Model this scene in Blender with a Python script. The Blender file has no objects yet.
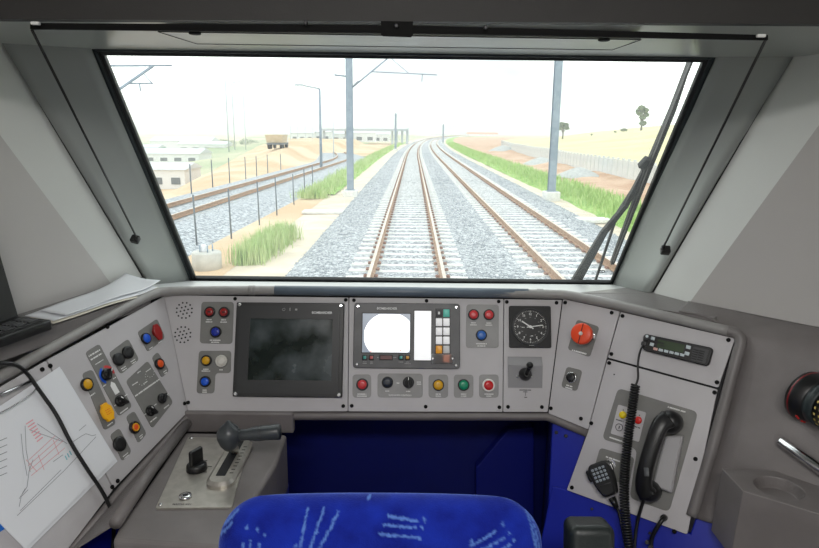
import bpy, bmesh, math, random
from mathutils import Vector, Matrix, noise
random.seed(7)
sc = bpy.context.scene
COL = sc.collection
V = Vector
rad = math.radians

# ------------------------------------------------------------------ camera
FPX, CX, CY = 640.0, 409.5, 274.0            # focal length and centre in pixels of the 819x548 frame
PITCH, YAW, ROLL = rad(12.55), rad(-0.22), rad(0.5)
EYE = V((0, 0, 2.80))                         # above the top of the rails
FWD = V((math.sin(YAW)*math.cos(PITCH), math.cos(YAW)*math.cos(PITCH), -math.sin(PITCH)))
_r = V((math.cos(YAW), -math.sin(YAW), 0)); _u = _r.cross(FWD)
RGT = _r*math.cos(ROLL) + _u*math.sin(ROLL)
UPV = _u*math.cos(ROLL) - _r*math.sin(ROLL)
cam = bpy.data.cameras.new('camera'); camo = bpy.data.objects.new('camera', cam); COL.objects.link(camo)
cam.sensor_fit = 'HORIZONTAL'; cam.sensor_width = 36.0; cam.lens = 36.0*FPX/819.0
cam.clip_start = 0.05; cam.clip_end = 6000
M = Matrix((RGT, UPV, -FWD)).transposed().to_4x4(); M.translation = EYE
camo.matrix_world = M
sc.camera = camo

# ------------------------------------------------------------------ colour management, sky
sc.view_settings.view_transform = 'Standard'; sc.view_settings.look = 'None'
sc.view_settings.exposure = 0.0; sc.view_settings.gamma = 1.0
sc.view_settings.use_curve_mapping = False
SKY = 2.2
world = bpy.data.worlds.new('overcast_sky'); sc.world = world; world.use_nodes = True
nt = world.node_tree; nt.nodes.clear()
wo = nt.nodes.new('ShaderNodeOutputWorld'); bg = nt.nodes.new('ShaderNodeBackground')
tc = nt.nodes.new('ShaderNodeTexCoord'); nz = nt.nodes.new('ShaderNodeTexNoise'); cr = nt.nodes.new('ShaderNodeValToRGB')
mp = nt.nodes.new('ShaderNodeMapping'); mp.inputs['Scale'].default_value = (1.0, 1.0, 2.6)
nz.inputs['Scale'].default_value = 2.2; nz.inputs['Detail'].default_value = 4
cr.color_ramp.elements[0].position = 0.35; cr.color_ramp.elements[0].color = (0.42, 0.45, 0.49, 1)
cr.color_ramp.elements[1].position = 0.52; cr.color_ramp.elements[1].color = (1, 1, 1, 1)
nt.links.new(tc.outputs['Generated'], mp.inputs['Vector']); nt.links.new(mp.outputs['Vector'], nz.inputs['Vector'])
nt.links.new(nz.outputs['Fac'], cr.inputs['Fac']); nt.links.new(cr.outputs['Color'], bg.inputs['Color'])
bg.inputs['Strength'].default_value = SKY; nt.links.new(bg.outputs[0], wo.inputs[0])
LAMP_POWER = 23.0                             # the cab's own ceiling lamp, behind the camera
sc.cycles.max_bounces = 8; sc.cycles.volume_bounces = 3; sc.cycles.transparent_max_bounces = 24
sc.cycles.sample_clamp_indirect = 4.0
sc.cycles.caustics_reflective = False; sc.cycles.caustics_refractive = False

# ------------------------------------------------------------------ helpers
def lin(c):
    c = c/255.0
    return c/12.92 if c <= 0.04045 else ((c+0.055)/1.055)**2.4
def rgb(r, g, b): return (lin(r), lin(g), lin(b), 1.0)

MATS = {}
def mat(name, col, rough=0.5, metal=0.0, col2=None, nscale=40.0, bump=0.0, bscale=None, emit=None, estr=0.0,
        alpha=1.0, spec=0.5, sheen=0.0, lo=0.4, hi=0.62, voro=False, coat=0.0):
    if name in MATS: return MATS[name]
    m = bpy.data.materials.new(name); m.use_nodes = True
    t = m.node_tree; b = t.nodes['Principled BSDF']
    b.inputs['Base Color'].default_value = col; b.inputs['Roughness'].default_value = rough
    b.inputs['Metallic'].default_value = metal; b.inputs['Specular IOR Level'].default_value = spec
    b.inputs['Sheen Weight'].default_value = sheen; b.inputs['Coat Weight'].default_value = coat
    if emit: b.inputs['Emission Color'].default_value = emit; b.inputs['Emission Strength'].default_value = estr
    co = t.nodes.new('ShaderNodeTexCoord')
    if col2:
        if voro:
            n = t.nodes.new('ShaderNodeTexVoronoi'); n.inputs['Scale'].default_value = nscale; o = n.outputs['Color']
            sep = t.nodes.new('ShaderNodeSeparateColor'); t.links.new(o, sep.inputs[0]); o = sep.outputs[0]
        else:
            n = t.nodes.new('ShaderNodeTexNoise'); n.inputs['Scale'].default_value = nscale; n.inputs['Detail'].default_value = 5
            o = n.outputs['Fac']
        t.links.new(co.outputs['Object'], n.inputs['Vector'])
        r = t.nodes.new('ShaderNodeValToRGB'); r.color_ramp.elements[0].position = lo; r.color_ramp.elements[1].position = hi
        r.color_ramp.elements[0].color = col; r.color_ramp.elements[1].color = col2
        t.links.new(o, r.inputs['Fac']); t.links.new(r.outputs['Color'], b.inputs['Base Color'])
    if bump:
        n2 = t.nodes.new('ShaderNodeTexVoronoi' if voro else 'ShaderNodeTexNoise')
        n2.inputs['Scale'].default_value = bscale or nscale
        t.links.new(co.outputs['Object'], n2.inputs['Vector'])
        bp = t.nodes.new('ShaderNodeBump'); bp.inputs['Strength'].default_value = bump; bp.inputs['Distance'].default_value = 0.02 if voro else 0.002
        t.links.new(n2.outputs['Distance' if voro else 'Fac'], bp.inputs['Height']); t.links.new(bp.outputs[0], b.inputs['Normal'])
    MATS[name] = m; return m

def glassy(name, tint=(1, 1, 1, 1), film=0.0, filmcol=(0.9, 0.93, 0.95, 1), refl=0.06, rough=0.0):
    m = bpy.data.materials.new(name); m.use_nodes = True; t = m.node_tree; t.nodes.clear()
    out = t.nodes.new('ShaderNodeOutputMaterial'); tr = t.nodes.new('ShaderNodeBsdfTransparent'); tr.inputs[0].default_value = tint
    gl = t.nodes.new('ShaderNodeBsdfGlossy'); gl.inputs['Roughness'].default_value = rough
    lw = t.nodes.new('ShaderNodeLayerWeight'); lw.inputs[0].default_value = 0.5
    pw = t.nodes.new('ShaderNodeMath'); pw.operation = 'POWER'; pw.inputs[1].default_value = 5.0; t.links.new(lw.outputs['Facing'], pw.inputs[0])
    ma = t.nodes.new('ShaderNodeMath'); ma.operation = 'MULTIPLY_ADD'; ma.inputs[1].default_value = 0.9; ma.inputs[2].default_value = 0.035; t.links.new(pw.outputs[0], ma.inputs[0])
    mx = t.nodes.new('ShaderNodeMixShader'); t.links.new(ma.outputs[0], mx.inputs[0])
    cur = tr.outputs[0]
    if film:
        tl = t.nodes.new('ShaderNodeBsdfTranslucent'); tl.inputs[0].default_value = filmcol
        m2 = t.nodes.new('ShaderNodeMixShader'); m2.inputs[0].default_value = film
        t.links.new(cur, m2.inputs[1]); t.links.new(tl.outputs[0], m2.inputs[2]); cur = m2.outputs[0]
    t.links.new(cur, mx.inputs[1]); t.links.new(gl.outputs[0], mx.inputs[2]); t.links.new(mx.outputs[0], out.inputs[0])
    MATS[name] = m; return m

class MB:
    """collects shapes into one mesh"""
    def __init__(s): s.v = []; s.f = []; s.mi = []; s.m = 0; s.smooth = []
    def add(s, vs, fs, smooth=False):
        o = len(s.v); s.v += [tuple(x) for x in vs]
        for f in fs: s.f.append(tuple(i+o for i in f)); s.mi.append(s.m); s.smooth.append(smooth)
        return s
    def box(s, c, size, R=None):
        x, y, z = [a/2 for a in size]; c = V(c)
        vs = [V(p) for p in ((-x,-y,-z),(x,-y,-z),(x,y,-z),(-x,y,-z),(-x,-y,z),(x,-y,z),(x,y,z),(-x,y,z))]
        if R is not None: vs = [R @ p for p in vs]
        return s.add([p+c for p in vs], [(3,2,1,0),(4,5,6,7),(0,1,5,4),(1,2,6,5),(2,3,7,6),(3,0,4,7)])
    def rbox(s, c, size, r, R=None, seg=3):
        """box with all its edges rounded: rounded-rectangle layers along z"""
        x, y, z = [a/2 for a in size]; r = min(r, x*.99, y*.99, z*.99); c = V(c); rings = []
        lay = []
        for i in range(seg+1):
            a = math.pi/2*i/seg; lay.append((-z+r-r*math.cos(a), r-r*math.sin(a)))
        lay += [(-h, o) for h, o in reversed(lay)]
        for h, ins in lay:
            ring = []
            for cx_, cy_, a0 in ((1,1,0),(-1,1,90),(-1,-1,180),(1,-1,270)):
                for k in range(seg+1):
                    a = rad(a0+90*k/seg); rr = max(r-ins, 0.0002)
                    ring.append(V((cx_*(x-r)+rr*math.cos(a), cy_*(y-r)+rr*math.sin(a), h)))
            rings.append(ring)
        n = len(rings[0]); vs = [p for ring in rings for p in ring]
        if R is not None: vs = [R @ p for p in vs]
        fs = [tuple(reversed(range(n))), tuple(range((len(rings)-1)*n, len(rings)*n))]
        for j in range(len(rings)-1):
            for i in range(n): fs.append((j*n+i, j*n+(i+1) % n, (j+1)*n+(i+1) % n, (j+1)*n+i))
        return s.add([p+c for p in vs], fs, True)
    def prism(s, poly, z0, z1, ch=0.0):
        """polygon in xy (counter-clockwise) raised from z0 to z1, optional chamfer"""
        n = len(poly); vs = [(x, y, z0) for x, y in poly]
        fs = [tuple(reversed(range(n)))]
        if ch:
            cxm = sum(p[0] for p in poly)/n; cym = sum(p[1] for p in poly)/n
            inner = inset(poly, ch)
            vs += [(x, y, z1-ch) for x, y in poly] + [(x, y, z1) for x, y in inner]; L = 3
        else: vs += [(x, y, z1) for x, y in poly]; L = 2
        for j in range(L-1):
            for i in range(n): fs.append((j*n+i, j*n+(i+1) % n, (j+1)*n+(i+1) % n, (j+1)*n+i))
        fs.append(tuple(range((L-1)*n, L*n)))
        return s.add(vs, fs)
    def lathe(s, prof, seg=20, c=(0,0,0), R=None, cap=True):
        vs = []; fs = []; c = V(c)
        for r, z in prof:
            for k in range(seg):
                a = 2*math.pi*k/seg; p = V((r*math.cos(a), r*math.sin(a), z))
                vs.append((R @ p if R is not None else p)+c)
        for j in range(len(prof)-1):
            for k in range(seg): fs.append((j*seg+k, j*seg+(k+1) % seg, (j+1)*seg+(k+1) % seg, (j+1)*seg+k))
        s.add(vs, fs, True)
        if cap:
            o = len(s.v)-len(vs)
            s.f.append(tuple(o+i for i in reversed(range(seg)))); s.f.append(tuple(o+(len(prof)-1)*seg+i for i in range(seg)))
            s.mi += [s.m]*2; s.smooth += [False]*2
        return s
    def tube(s, pts, r, seg=10, smooth=True):
        pts = [V(p) for p in pts]; n = len(pts); rs = r if isinstance(r, (list, tuple)) else [r]*n
        t0 = (pts[1]-pts[0]).normalized(); a = t0.orthogonal().normalized(); vs = []; fs = []
        for i, p in enumerate(pts):
            t = ((pts[min(i+1, n-1)]-pts[max(i-1, 0)])).normalized()
            a = (a - t*a.dot(t)).normalized(); b = t.cross(a)
            for k in range(seg):
                w = 2*math.pi*k/seg; vs.append(p+(a*math.cos(w)+b*math.sin(w))*rs[i])
        for j in range(n-1):
            for k in range(seg): fs.append((j*seg+k, j*seg+(k+1) % seg, (j+1)*seg+(k+1) % seg, (j+1)*seg+k))
        fs.append(tuple(reversed(range(seg)))); fs.append(tuple((n-1)*seg+k for k in range(seg)))
        return s.add(vs, fs, smooth)
    def grid(s, rows, smooth=True):
        h = len(rows); w = len(rows[0]); vs = [p for r in rows for p in r]
        return s.add(vs, [(j*w+i, j*w+i+1, (j+1)*w+i+1, (j+1)*w+i) for j in range(h-1) for i in range(w-1)], smooth)
    def slab(s, quad, n, t):
        """a polygon of 3D points given the thickness t against direction n"""
        n = V(n); k = len(quad); q = [V(p) for p in quad]
        vs = q+[p-n*t for p in q]
        return s.add(vs, [tuple(range(k)), tuple(reversed(range(k, 2*k)))]+[(i, i+k, (i+1) % k+k, (i+1) % k) for i in range(k)])
    def mesh(s, name):
        me = bpy.data.meshes.new(name); me.from_pydata(s.v, [], s.f)
        me.polygons.foreach_set('material_index', s.mi); me.polygons.foreach_set('use_smooth', s.smooth); me.update()
        return me
    def build(s, name, m, parent=None, fix=True, sub=0):
        me = s.mesh(name)
        if fix:
            bm = bmesh.new(); bm.from_mesh(me); bmesh.ops.recalc_face_normals(bm, faces=bm.faces); bm.to_mesh(me); bm.free()
        for x in (m if isinstance(m, (list, tuple)) else [m]): me.materials.append(x)
        o = bpy.data.objects.new(name, me); COL.objects.link(o)
        if parent: o.parent = parent
        return o

def inset(poly, d):
    """move every corner of a ccw convex-ish polygon inwards by d"""
    n = len(poly); out = []
    for i in range(n):
        p0, p1, p2 = V(poly[i-1]), V(poly[i]), V(poly[(i+1) % n])
        e1 = (p1-p0); e2 = (p2-p1)
        e1 = e1.normalized() if e1.length > 1e-9 else e2.normalized(); e2 = e2.normalized() if e2.length > 1e-9 else e1
        n1 = V((-e1.y, e1.x)); n2 = V((-e2.y, e2.x)); b = n1+n2
        k = d/max(0.3, 1+n1.dot(n2)); out.append((p1.x+b.x*k, p1.y+b.y*k))
    return out
def ccw(poly):
    a = sum(poly[i-1][0]*poly[i][1]-poly[i][0]*poly[i-1][1] for i in range(len(poly)))
    return list(poly) if a > 0 else list(reversed(poly))
def roundpoly(poly, r, seg=4):
    poly = ccw(poly); n = len(poly); out = []
    for i in range(n):
        p0, p1, p2 = V(poly[i-1]), V(poly[i]), V(poly[(i+1) % n])
        a = (p0-p1).normalized(); b = (p2-p1).normalized()
        q = min(r, (p0-p1).length*.48, (p2-p1).length*.48)
        for k in range(seg+1):
            t = k/seg; A = p1+a*q; B = p1+b*q
            out.append(tuple(A*(1-t)**2+p1*2*t*(1-t)+B*t*t))
    return out
def rrect(w, h, r, c=(0, 0), seg=4):
    x, y = w/2, h/2
    return roundpoly([(c[0]-x, c[1]-y), (c[0]+x, c[1]-y), (c[0]+x, c[1]+y), (c[0]-x, c[1]+y)], r, seg)

def tag(o, label=None, cat=None, group=None, kind=None):
    for k, v in (('label', label), ('category', cat), ('group', group), ('kind', kind)):
        if v: o[k] = v
    return o
def empty(name, loc=(0, 0, 0), mtx=None):
    o = bpy.data.objects.new(name, None); COL.objects.link(o); o.empty_display_size = 0.05
    if mtx is not None: o.matrix_world = mtx
    else: o.location = loc
    return o
def inst(src, parent=None, mtx=None, loc=None):
    """a copy of one object sharing its mesh"""
    c = src.copy(); COL.objects.link(c); c.parent = parent
    if mtx is not None: c.matrix_local = mtx
    if loc is not None: c.location = loc
    return c

# --- where a line of sight meets a real surface
def ray(x, y): return FWD+RGT*((x-CX)/FPX)-UPV*((y-CY)/FPX)
def onplane(x, y, p0, n):
    d = ray(x, y); return EYE+d*(V(n).dot(V(p0)-EYE)/V(n).dot(d))
def atD(x, y, D): return EYE+ray(x, y)*D
def onz(x, y, z): return onplane(x, y, (0, 0, z), (0, 0, 1))

class Frame:
    """a plane in the cab with its own axes: u to the right, v up the slope, n towards the driver"""
    def __init__(s, p0, n, udir):
        s.p0 = V(p0); s.n = V(n).normalized(); u = V(udir); s.u = (u-s.n*u.dot(s.n)).normalized(); s.v = s.n.cross(s.u)
        s.m = Matrix((s.u, s.v, s.n)).transposed().to_4x4(); s.m.translation = s.p0
    def w(s, x, y, h=0.0): return onplane(x, y, s.p0+s.n*h, s.n)
    def l(s, x, y, h=0.0):
        d = s.w(x, y, h)-s.p0; return (d.dot(s.u), d.dot(s.v))
    def l3(s, x, y, h=0.0):
        a = s.l(x, y, h); return V((a[0], a[1], h))
    def at(s, u, v, n=0): return s.p0+s.u*u+s.v*v+s.n*n

# --- planes of the desk
t20 = rad(20)
CP = Frame(atD(355, 355, 1.45), (0, -math.cos(t20), math.sin(t20)), (1, 0, 0))
TLc, BLc, TRc, BRc = CP.w(163, 294), CP.w(187, 413), CP.w(563, 298), CP.w(548, 414)
def edgeplane(A, B, hint, u):
    e = (A-B).normalized(); h = V(hint); n = (h-e*h.dot(e)).normalized(); return Frame((A+B)/2, n, u)
LW = edgeplane(TLc, BLc, (0.87, -0.33, 0.355), (0.3, 0.9, 0))
LW = Frame(LW.p0, LW.n, LW.w(160, 299)-LW.w(60, 355))
RW = edgeplane(TRc, BRc, (-0.53, -0.766, 0.364), (0.8, -0.5, 0))
RW = Frame(RW.p0, RW.n, RW.w(735, 336)-RW.w(563, 298))
ZL = CP.w(300, 293).z+0.006                   # height of the window ledge and side ledges
WSB, WST = atD(402, 278, 1.80), atD(405, 59, 1.235)
_wn = (WST-WSB).cross(V((1, 0, 0))).normalized()
if _wn.y > 0: _wn = -_wn
WS = Frame((WSB+WST)/2, _wn, (1, 0, 0))       # windscreen, n towards the driver
exec_parts = []

# ------------------------------------------------------------------ materials
M_panel = mat('panel_grey_paint', rgb(184, 181, 183), 0.42, col2=rgb(189, 186, 188), nscale=9, bump=0.15, bscale=900)
M_esc = mat('escutcheon_grey', rgb(118, 117, 114), 0.5, col2=rgb(123, 122, 119), nscale=30)
M_escl = mat('escutcheon_pale_grey', rgb(143, 142, 141), 0.45, col2=rgb(149, 148, 147), nscale=30)
M_desk = mat('desk_moulding', rgb(110, 105, 104), 0.42, col2=rgb(117, 112, 111), nscale=14, bump=0.25, bscale=700)
M_ledge = mat('ledge_moulding', rgb(112, 108, 107), 0.4, col2=rgb(118, 114, 113), nscale=12, bump=0.2, bscale=700)
M_wled = mat('window_ledge_pale_grey', rgb(196, 198, 198), .35)
M_dark = mat('dark_recess', rgb(24, 24, 26), 0.7)
M_rail = mat('rail_grey', rgb(140, 138, 136), 0.35, col2=rgb(147, 145, 143), nscale=30)
M_sleeve = mat('slate_blue_sleeve', rgb(94, 106, 118), 0.35, col2=rgb(100, 112, 124), nscale=20)
M_blk = mat('black_plastic', rgb(22, 22, 23), 0.38)
M_blkm = mat('black_matt', rgb(30, 30, 31), 0.6, bump=0.1, bscale=500)
M_bezel = mat('graphite_bezel', rgb(52, 52, 54), 0.45, col2=rgb(58, 58, 60), nscale=60)
M_scrw = mat('blackened_screw', rgb(10, 10, 10), .7, spec=.2)
M_chrome = mat('chrome', rgb(225, 225, 226), 0.18, 1.0)
M_steel = mat('brushed_steel', rgb(176, 172, 164), 0.38, 0.75, col2=rgb(188, 184, 176), nscale=60, bump=0.1, bscale=300)
M_white = mat('white_print', rgb(232, 232, 230), 0.6)
M_prnt = mat('dark_print', rgb(50, 50, 52), 0.6)
M_red = mat('red_cap', rgb(150, 30, 30), 0.3); M_redb = mat('bright_red_cap', rgb(205, 62, 66), 0.3)
M_redd = mat('dark_red_print', rgb(80, 14, 14), 0.5)
M_blue = mat('blue_cap', rgb(26, 46, 150), 0.3); M_blueb = mat('bright_blue_cap', rgb(20, 86, 205), 0.3)
M_yel = mat('amber_cap', rgb(214, 160, 24), 0.3); M_yelp = mat('yellow_plastic', rgb(246, 178, 10), 0.4)
M_grn = mat('green_cap', rgb(12, 138, 100), 0.3); M_org = mat('orange_cap', rgb(226, 84, 26), 0.35)
M_orr = mat('orange_red_plastic', rgb(232, 74, 34), 0.38)
M_cream = mat('ivory_cap', rgb(206, 203, 196), 0.4)
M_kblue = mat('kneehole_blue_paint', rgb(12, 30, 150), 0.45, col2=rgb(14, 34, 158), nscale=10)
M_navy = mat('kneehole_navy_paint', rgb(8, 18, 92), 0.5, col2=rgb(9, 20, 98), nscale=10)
M_wall = mat('wall_offwhite', rgb(206, 208, 205), 0.5, col2=rgb(210, 212, 209), nscale=3, bump=0.06, bscale=400)
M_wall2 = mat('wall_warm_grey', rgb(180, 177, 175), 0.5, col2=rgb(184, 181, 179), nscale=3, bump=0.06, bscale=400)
M_pillar = mat('pillar_grey', rgb(150, 154, 151), 0.5, col2=rgb(155, 159, 156), nscale=3, bump=0.06, bscale=400)
M_soff = mat('soffit_grey', rgb(168, 172, 166), 0.28, col2=rgb(172, 176, 170), nscale=3)
M_head = mat('header_charcoal', rgb(46, 44, 43), 0.6, col2=rgb(50, 48, 47), nscale=5, bump=0.1, bscale=500)
M_gask = mat('gasket_rubber', rgb(22, 26, 28), 0.45)
M_gask2 = mat('gasket_step', rgb(40, 48, 50), 0.4)
M_floor = mat('floor_vinyl', rgb(60, 62, 66), 0.7, col2=rgb(74, 76, 80), nscale=60)
M_paper = mat('paper', rgb(226, 228, 232), 0.7); M_paper2 = mat('paper_edge', rgb(210, 204, 190), 0.7)

# ------------------------------------------------------------------ the cab shell
def wallobj(name, quads, m, back=0.02, label=None):
    mb = MB()
    for q, n in quads: mb.slab(q, n, back)
    o = mb.build(name, m); tag(o, label, None, None, 'structure'); return o
FLOORZ, CEILZ = 1.15, 3.35
def lz(p, z): return V((p.x, p.y, z))
# left side: pixel feet of the wall on the ledge plane
Lb, La = onz(112, 285, ZL), onz(0, 320, ZL)
dW = (La-Lb).normalized(); Lrear = Lb+dW*((-0.15-Lb.y)/dW.y)
nW1 = V((-dW.y, dW.x, 0)); nW1 = nW1 if nW1.x > 0 else -nW1
Btop = onplane(0, 135, Lb, nW1); Bdir = (Btop-Lb); Bhi = Lb+Bdir*((CEILZ-Lb.z)/Bdir.z)
Blo = Lb+Bdir*((FLOORZ-Lb.z)/Bdir.z)
LA = onz(143, 277, ZL); nW2 = Bdir.cross(LA-Lb).normalized(); nW2 = nW2 if nW2.x > 0 else -nW2
LAtop = onplane(0, 37, LA, nW2); Adir = LAtop-LA; LAhi = LA+Adir*((CEILZ-LA.z)/Adir.z); LAlo = LA+Adir*((FLOORZ-LA.z)/Adir.z)
# right side
Rb, Ra = onz(690, 302, ZL), onz(819, 328, ZL)
dR = (Ra-Rb).normalized(); Rrear = Rb+dR*((-0.15-Rb.y)/dR.y)
nR1 = V((-dR.y, dR.x, 0)); nR1 = nR1 if nR1.x < 0 else -nR1
RBtop = onplane(819, 125, Rb, nR1); RBdir = RBtop-Rb; RBhi = Rb+RBdir*((CEILZ-Rb.z)/RBdir.z)
RA = onz(653, 292, ZL); nR2 = RBdir.cross(RA-Rb).normalized(); nR2 = nR2 if nR2.x < 0 else -nR2
RAtop = onplane(819, 8, RA, nR2); RAdir = RAtop-RA; RAhi = RA+RAdir*((CEILZ-RA.z)/RAdir.z)
YB = -1.35
def side(name, b, rear, bhi, a, ahi, n1, n2, sgn):
    q = [([lz(b, FLOORZ), lz(rear, FLOORZ), lz(rear, CEILZ), bhi, b], n1), ([lz(b, ZL-.35)+V((0, 0, 0)), b, bhi, ahi, a, lz(a, ZL-.35)], n2)]
    # rear straight part of the side wall round the side window opening
    xs = rear.x; y0, y1 = YB, rear.y; wy0, wy1, wz0, wz1 = YB+.15, rear.y-.12, FLOORZ+.95, CEILZ-.22
    nn = V((-sgn, 0, 0))
    for (a0, a1, c0, c1) in ((y0, y1, FLOORZ, wz0), (y0, y1, wz1, CEILZ), (y0, wy0, wz0, wz1), (wy1, y1, wz0, wz1)):
        q.append(([V((xs, a0, c0)), V((xs, a1, c0)), V((xs, a1, c1)), V((xs, a0, c1))], nn))
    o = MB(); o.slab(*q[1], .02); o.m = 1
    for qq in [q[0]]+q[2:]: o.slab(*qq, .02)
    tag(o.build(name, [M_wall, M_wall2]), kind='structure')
    return xs, wy0, wy1, wz0, wz1
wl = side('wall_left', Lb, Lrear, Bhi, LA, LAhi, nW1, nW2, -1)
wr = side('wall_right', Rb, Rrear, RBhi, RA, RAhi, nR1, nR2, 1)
M_glass2 = glassy('side_window_glass', film=0.0)
for i, (xs, a0, a1, c0, c1) in enumerate((wl, wr)):
    fr = MB()
    for (p, q, s_, t_) in ((a0, a1, c0, c0+.03), (a0, a1, c1-.03, c1), (a0, a0+.03, c0, c1), (a1-.03, a1, c0, c1)):
        fr.box((xs, (p+q)/2, (s_+t_)/2), (.05, q-p, t_-s_))
    w = fr.build('window_%d' % (i+2), M_gask); tag(w, kind='structure')
    pn = MB().box((xs, (a0+a1)/2, (c0+c1)/2), (.006, a1-a0-.06, c1-c0-.06)).build('pane', M_glass2, w)
wallobj('wall_back', [([V((Lrear.x, YB, FLOORZ)), V((Rrear.x, YB, FLOORZ)), V((Rrear.x, YB, CEILZ)), V((Lrear.x, YB, CEILZ))], (0, 1, 0))], M_wall)
wallobj('floor', [([V((Lrear.x-.1, YB, FLOORZ)), V((Rrear.x+.1, YB, FLOORZ)), V((Rrear.x+.1, 2.2, FLOORZ)), V((Lrear.x-.1, 2.2, FLOORZ))], (0, 0, 1))], M_floor)
HY = atD(400, 23, 0.86).y; HZ = atD(400, 23, 0.86).z
wallobj('ceiling', [([V((Lrear.x-.1, YB, CEILZ)), V((Rrear.x+.1, YB, CEILZ)), V((Rrear.x+.1, HY+.02, CEILZ)), V((Lrear.x-.1, HY+.02, CEILZ))], (0, 0, -1))], M_wall)
# windscreen corners on its plane
gTL, gTR, gBR, gBL = [WS.l(*p) for p in ((104, 56), (703, 63), (611, 283), (195, 278.5))]
oTL, oTR, oBR, oBL = [WS.l(*p) for p in ((91, 47), (716, 56), (614, 290), (189, 286))]
# header bulkhead and soffit
hl, hr = V((-1.05, HY, HZ)), V((1.05, HY, HZ+.004))
mb = MB(); mb.slab([hl, hr, lz(hr, CEILZ), lz(hl, CEILZ)], (0, -1, 0), .02)
tag(mb.build('wall_front', M_head), kind='structure')
# nose wall below the windscreen, closing the cab under the ledge
bw0, bw1 = WS.at(oBL[0]-.10, oBL[1]-.03), WS.at(oBR[0]+.10, oBR[1]-.03)
wallobj('wall_nose', [([lz(Lb, FLOORZ), lz(LA, FLOORZ), lz(LA, ZL-.05), lz(Lb, ZL-.05)], nW2),
    ([lz(LA, FLOORZ), V((bw0.x, bw0.y, FLOORZ)), bw0, lz(LA, ZL-.03)], (1, 0, 0)),
    ([V((bw0.x, bw0.y, FLOORZ)), V((bw1.x, bw1.y, FLOORZ)), bw1, bw0], (0, -1, 0)),
    ([lz(RA, FLOORZ), V((bw1.x, bw1.y, FLOORZ)), bw1, lz(RA, ZL-.03)], (-1, 0, 0)),
    ([lz(Rb, FLOORZ), lz(RA, FLOORZ), lz(RA, ZL-.05), lz(Rb, ZL-.05)], nR2)], M_head)
sL, sR = WS.at(oTL[0]-.12, oTL[1]-.004), WS.at(oTR[0]+.12, oTR[1]-.004)
SOF = Frame((hl+hr)/2, (sR-hl).cross(sL-hr) if (sR-hl).cross(sL-hr).z < 0 else -(sR-hl).cross(sL-hr), (1, 0, 0))
def bev(o, w=0.004, seg=2):
    b = o.modifiers.new('bevel', 'BEVEL'); b.width = w; b.segments = seg; b.limit_method = 'ANGLE'; return o
so = MB().slab([hl+V((0, .02, .012)), hr+V((0, .02, .012)), sR, sL], (0, 0, -1), .02).build('trim_1', M_soff); tag(so, kind='structure')
# window reveals either side (grey pillars)
def pillar(name, top_in, bot_in, a, ahi, n):
    mb = MB(); A0 = V(a); d = (ahi-a)
    cut = HZ+.06; A1 = a+d*((cut-a.z)/d.z)
    ti, bi = WS.at(*top_in), WS.at(*bot_in); dd = (ti-bi); ti2 = bi+dd*1.12; bi2 = bi-dd*.03
    mb.grid([[bi2.lerp(A0-d*.03, s/6) .lerp(ti2.lerp(A1, s/6), k/8) for s in range(7)] for k in range(9)])
    o = mb.build(name, M_pillar, fix=False); tag(o, kind='structure')
    sm = o.modifiers.new('thickness', 'SOLIDIFY'); sm.thickness = 0.01; sm.offset = -1 if name == 'trim_2' else 1
    return o
pa_ = pillar('trim_2', oTL, oBL, LA, LAhi, nW2); pb_ = pillar('trim_3', oTR, oBR, RA, RAhi, nR2)
for o_, a_, h_, n_ in ((pa_, LA, LAhi, nW2), (pb_, RA, RAhi, nR2)): MB().tube([a_, h_], .0022, 6).build('seam', M_blk, o_)

# windscreen: rubber frame, glass
ws = empty('window_1', mtx=WS.m); tag(ws, 'wide raked windscreen with black rubber surround', kind='structure')
def ringmb(outer, inner, z0, z1):
    mb = MB(); n = len(outer)
    for i in range(n):
        j = (i+1) % n; q = [outer[i], outer[j], inner[j], inner[i]]
        vs = [(x, y, z0) for x, y in q]+[(x, y, z1) for x, y in q]
        mb.add(vs, [(3,2,1,0),(4,5,6,7),(0,1,5,4),(1,2,6,5),(2,3,7,6),(3,0,4,7)])
    return mb
O4 = [oBL, oBR, oTR, oTL]; I4 = [gBL, gBR, gTR, gTL]
Mid = [tuple(V(a).lerp(V(b), .52)) for a, b in zip(O4, I4)]
bev(ringmb(O4, Mid, -.012, .003).build('window_frame', M_gask2, ws), .003)
bev(ringmb(Mid, I4, -.012, .0).build('gasket', M_gask, ws), .002)
M_glass = glassy('windscreen_glass', tint=(0.97, 1.0, 0.985, 1), film=0.025)
MB().prism([(x, y) for x, y in ccw(O4)], -.0105, -.0055).build('pane', M_glass, ws)
# wiper-corner mark etched on the pane
mk = MB(); c = WS.l(602, 273)
pts = [V((c[0]+.008*math.cos(a), c[1]+.006*math.sin(a), -.0050)) for a in [2*math.pi*k/16 for k in range(17)]]
mk.tube(pts, .0012, 5); mk.box((c[0], c[1], -.0050), (.006, .0015, .0006)); mk.build('maker_mark', M_prnt, ws)
# soffit hatch and latches
ht = MB(); hp = ccw([SOF.l(*p, .006) for p in ((158, 33), (197, 45), (612, 51), (641, 41))])
hatch = empty('trim_4', mtx=SOF.m); tag(hatch, kind='structure')
MB().prism(hp, -.002, .004).build('hatch_panel', M_soff, hatch)
sg = MB()
for i in range(4): sg.tube([(*hp[i], .0042), (*hp[(i+1) % 4], .0042)], .0008, 4)
sg.build('hatch_seam', M_prnt, hatch)
for p in ((195, 33.5), (604, 40)):
    u, v = SOF.l(*p, .006); MB().lathe([(.009, .004), (.009, .007), (.006, .008)], 16, (u, v, 0)).build('latch', M_dark, hatch)

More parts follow.
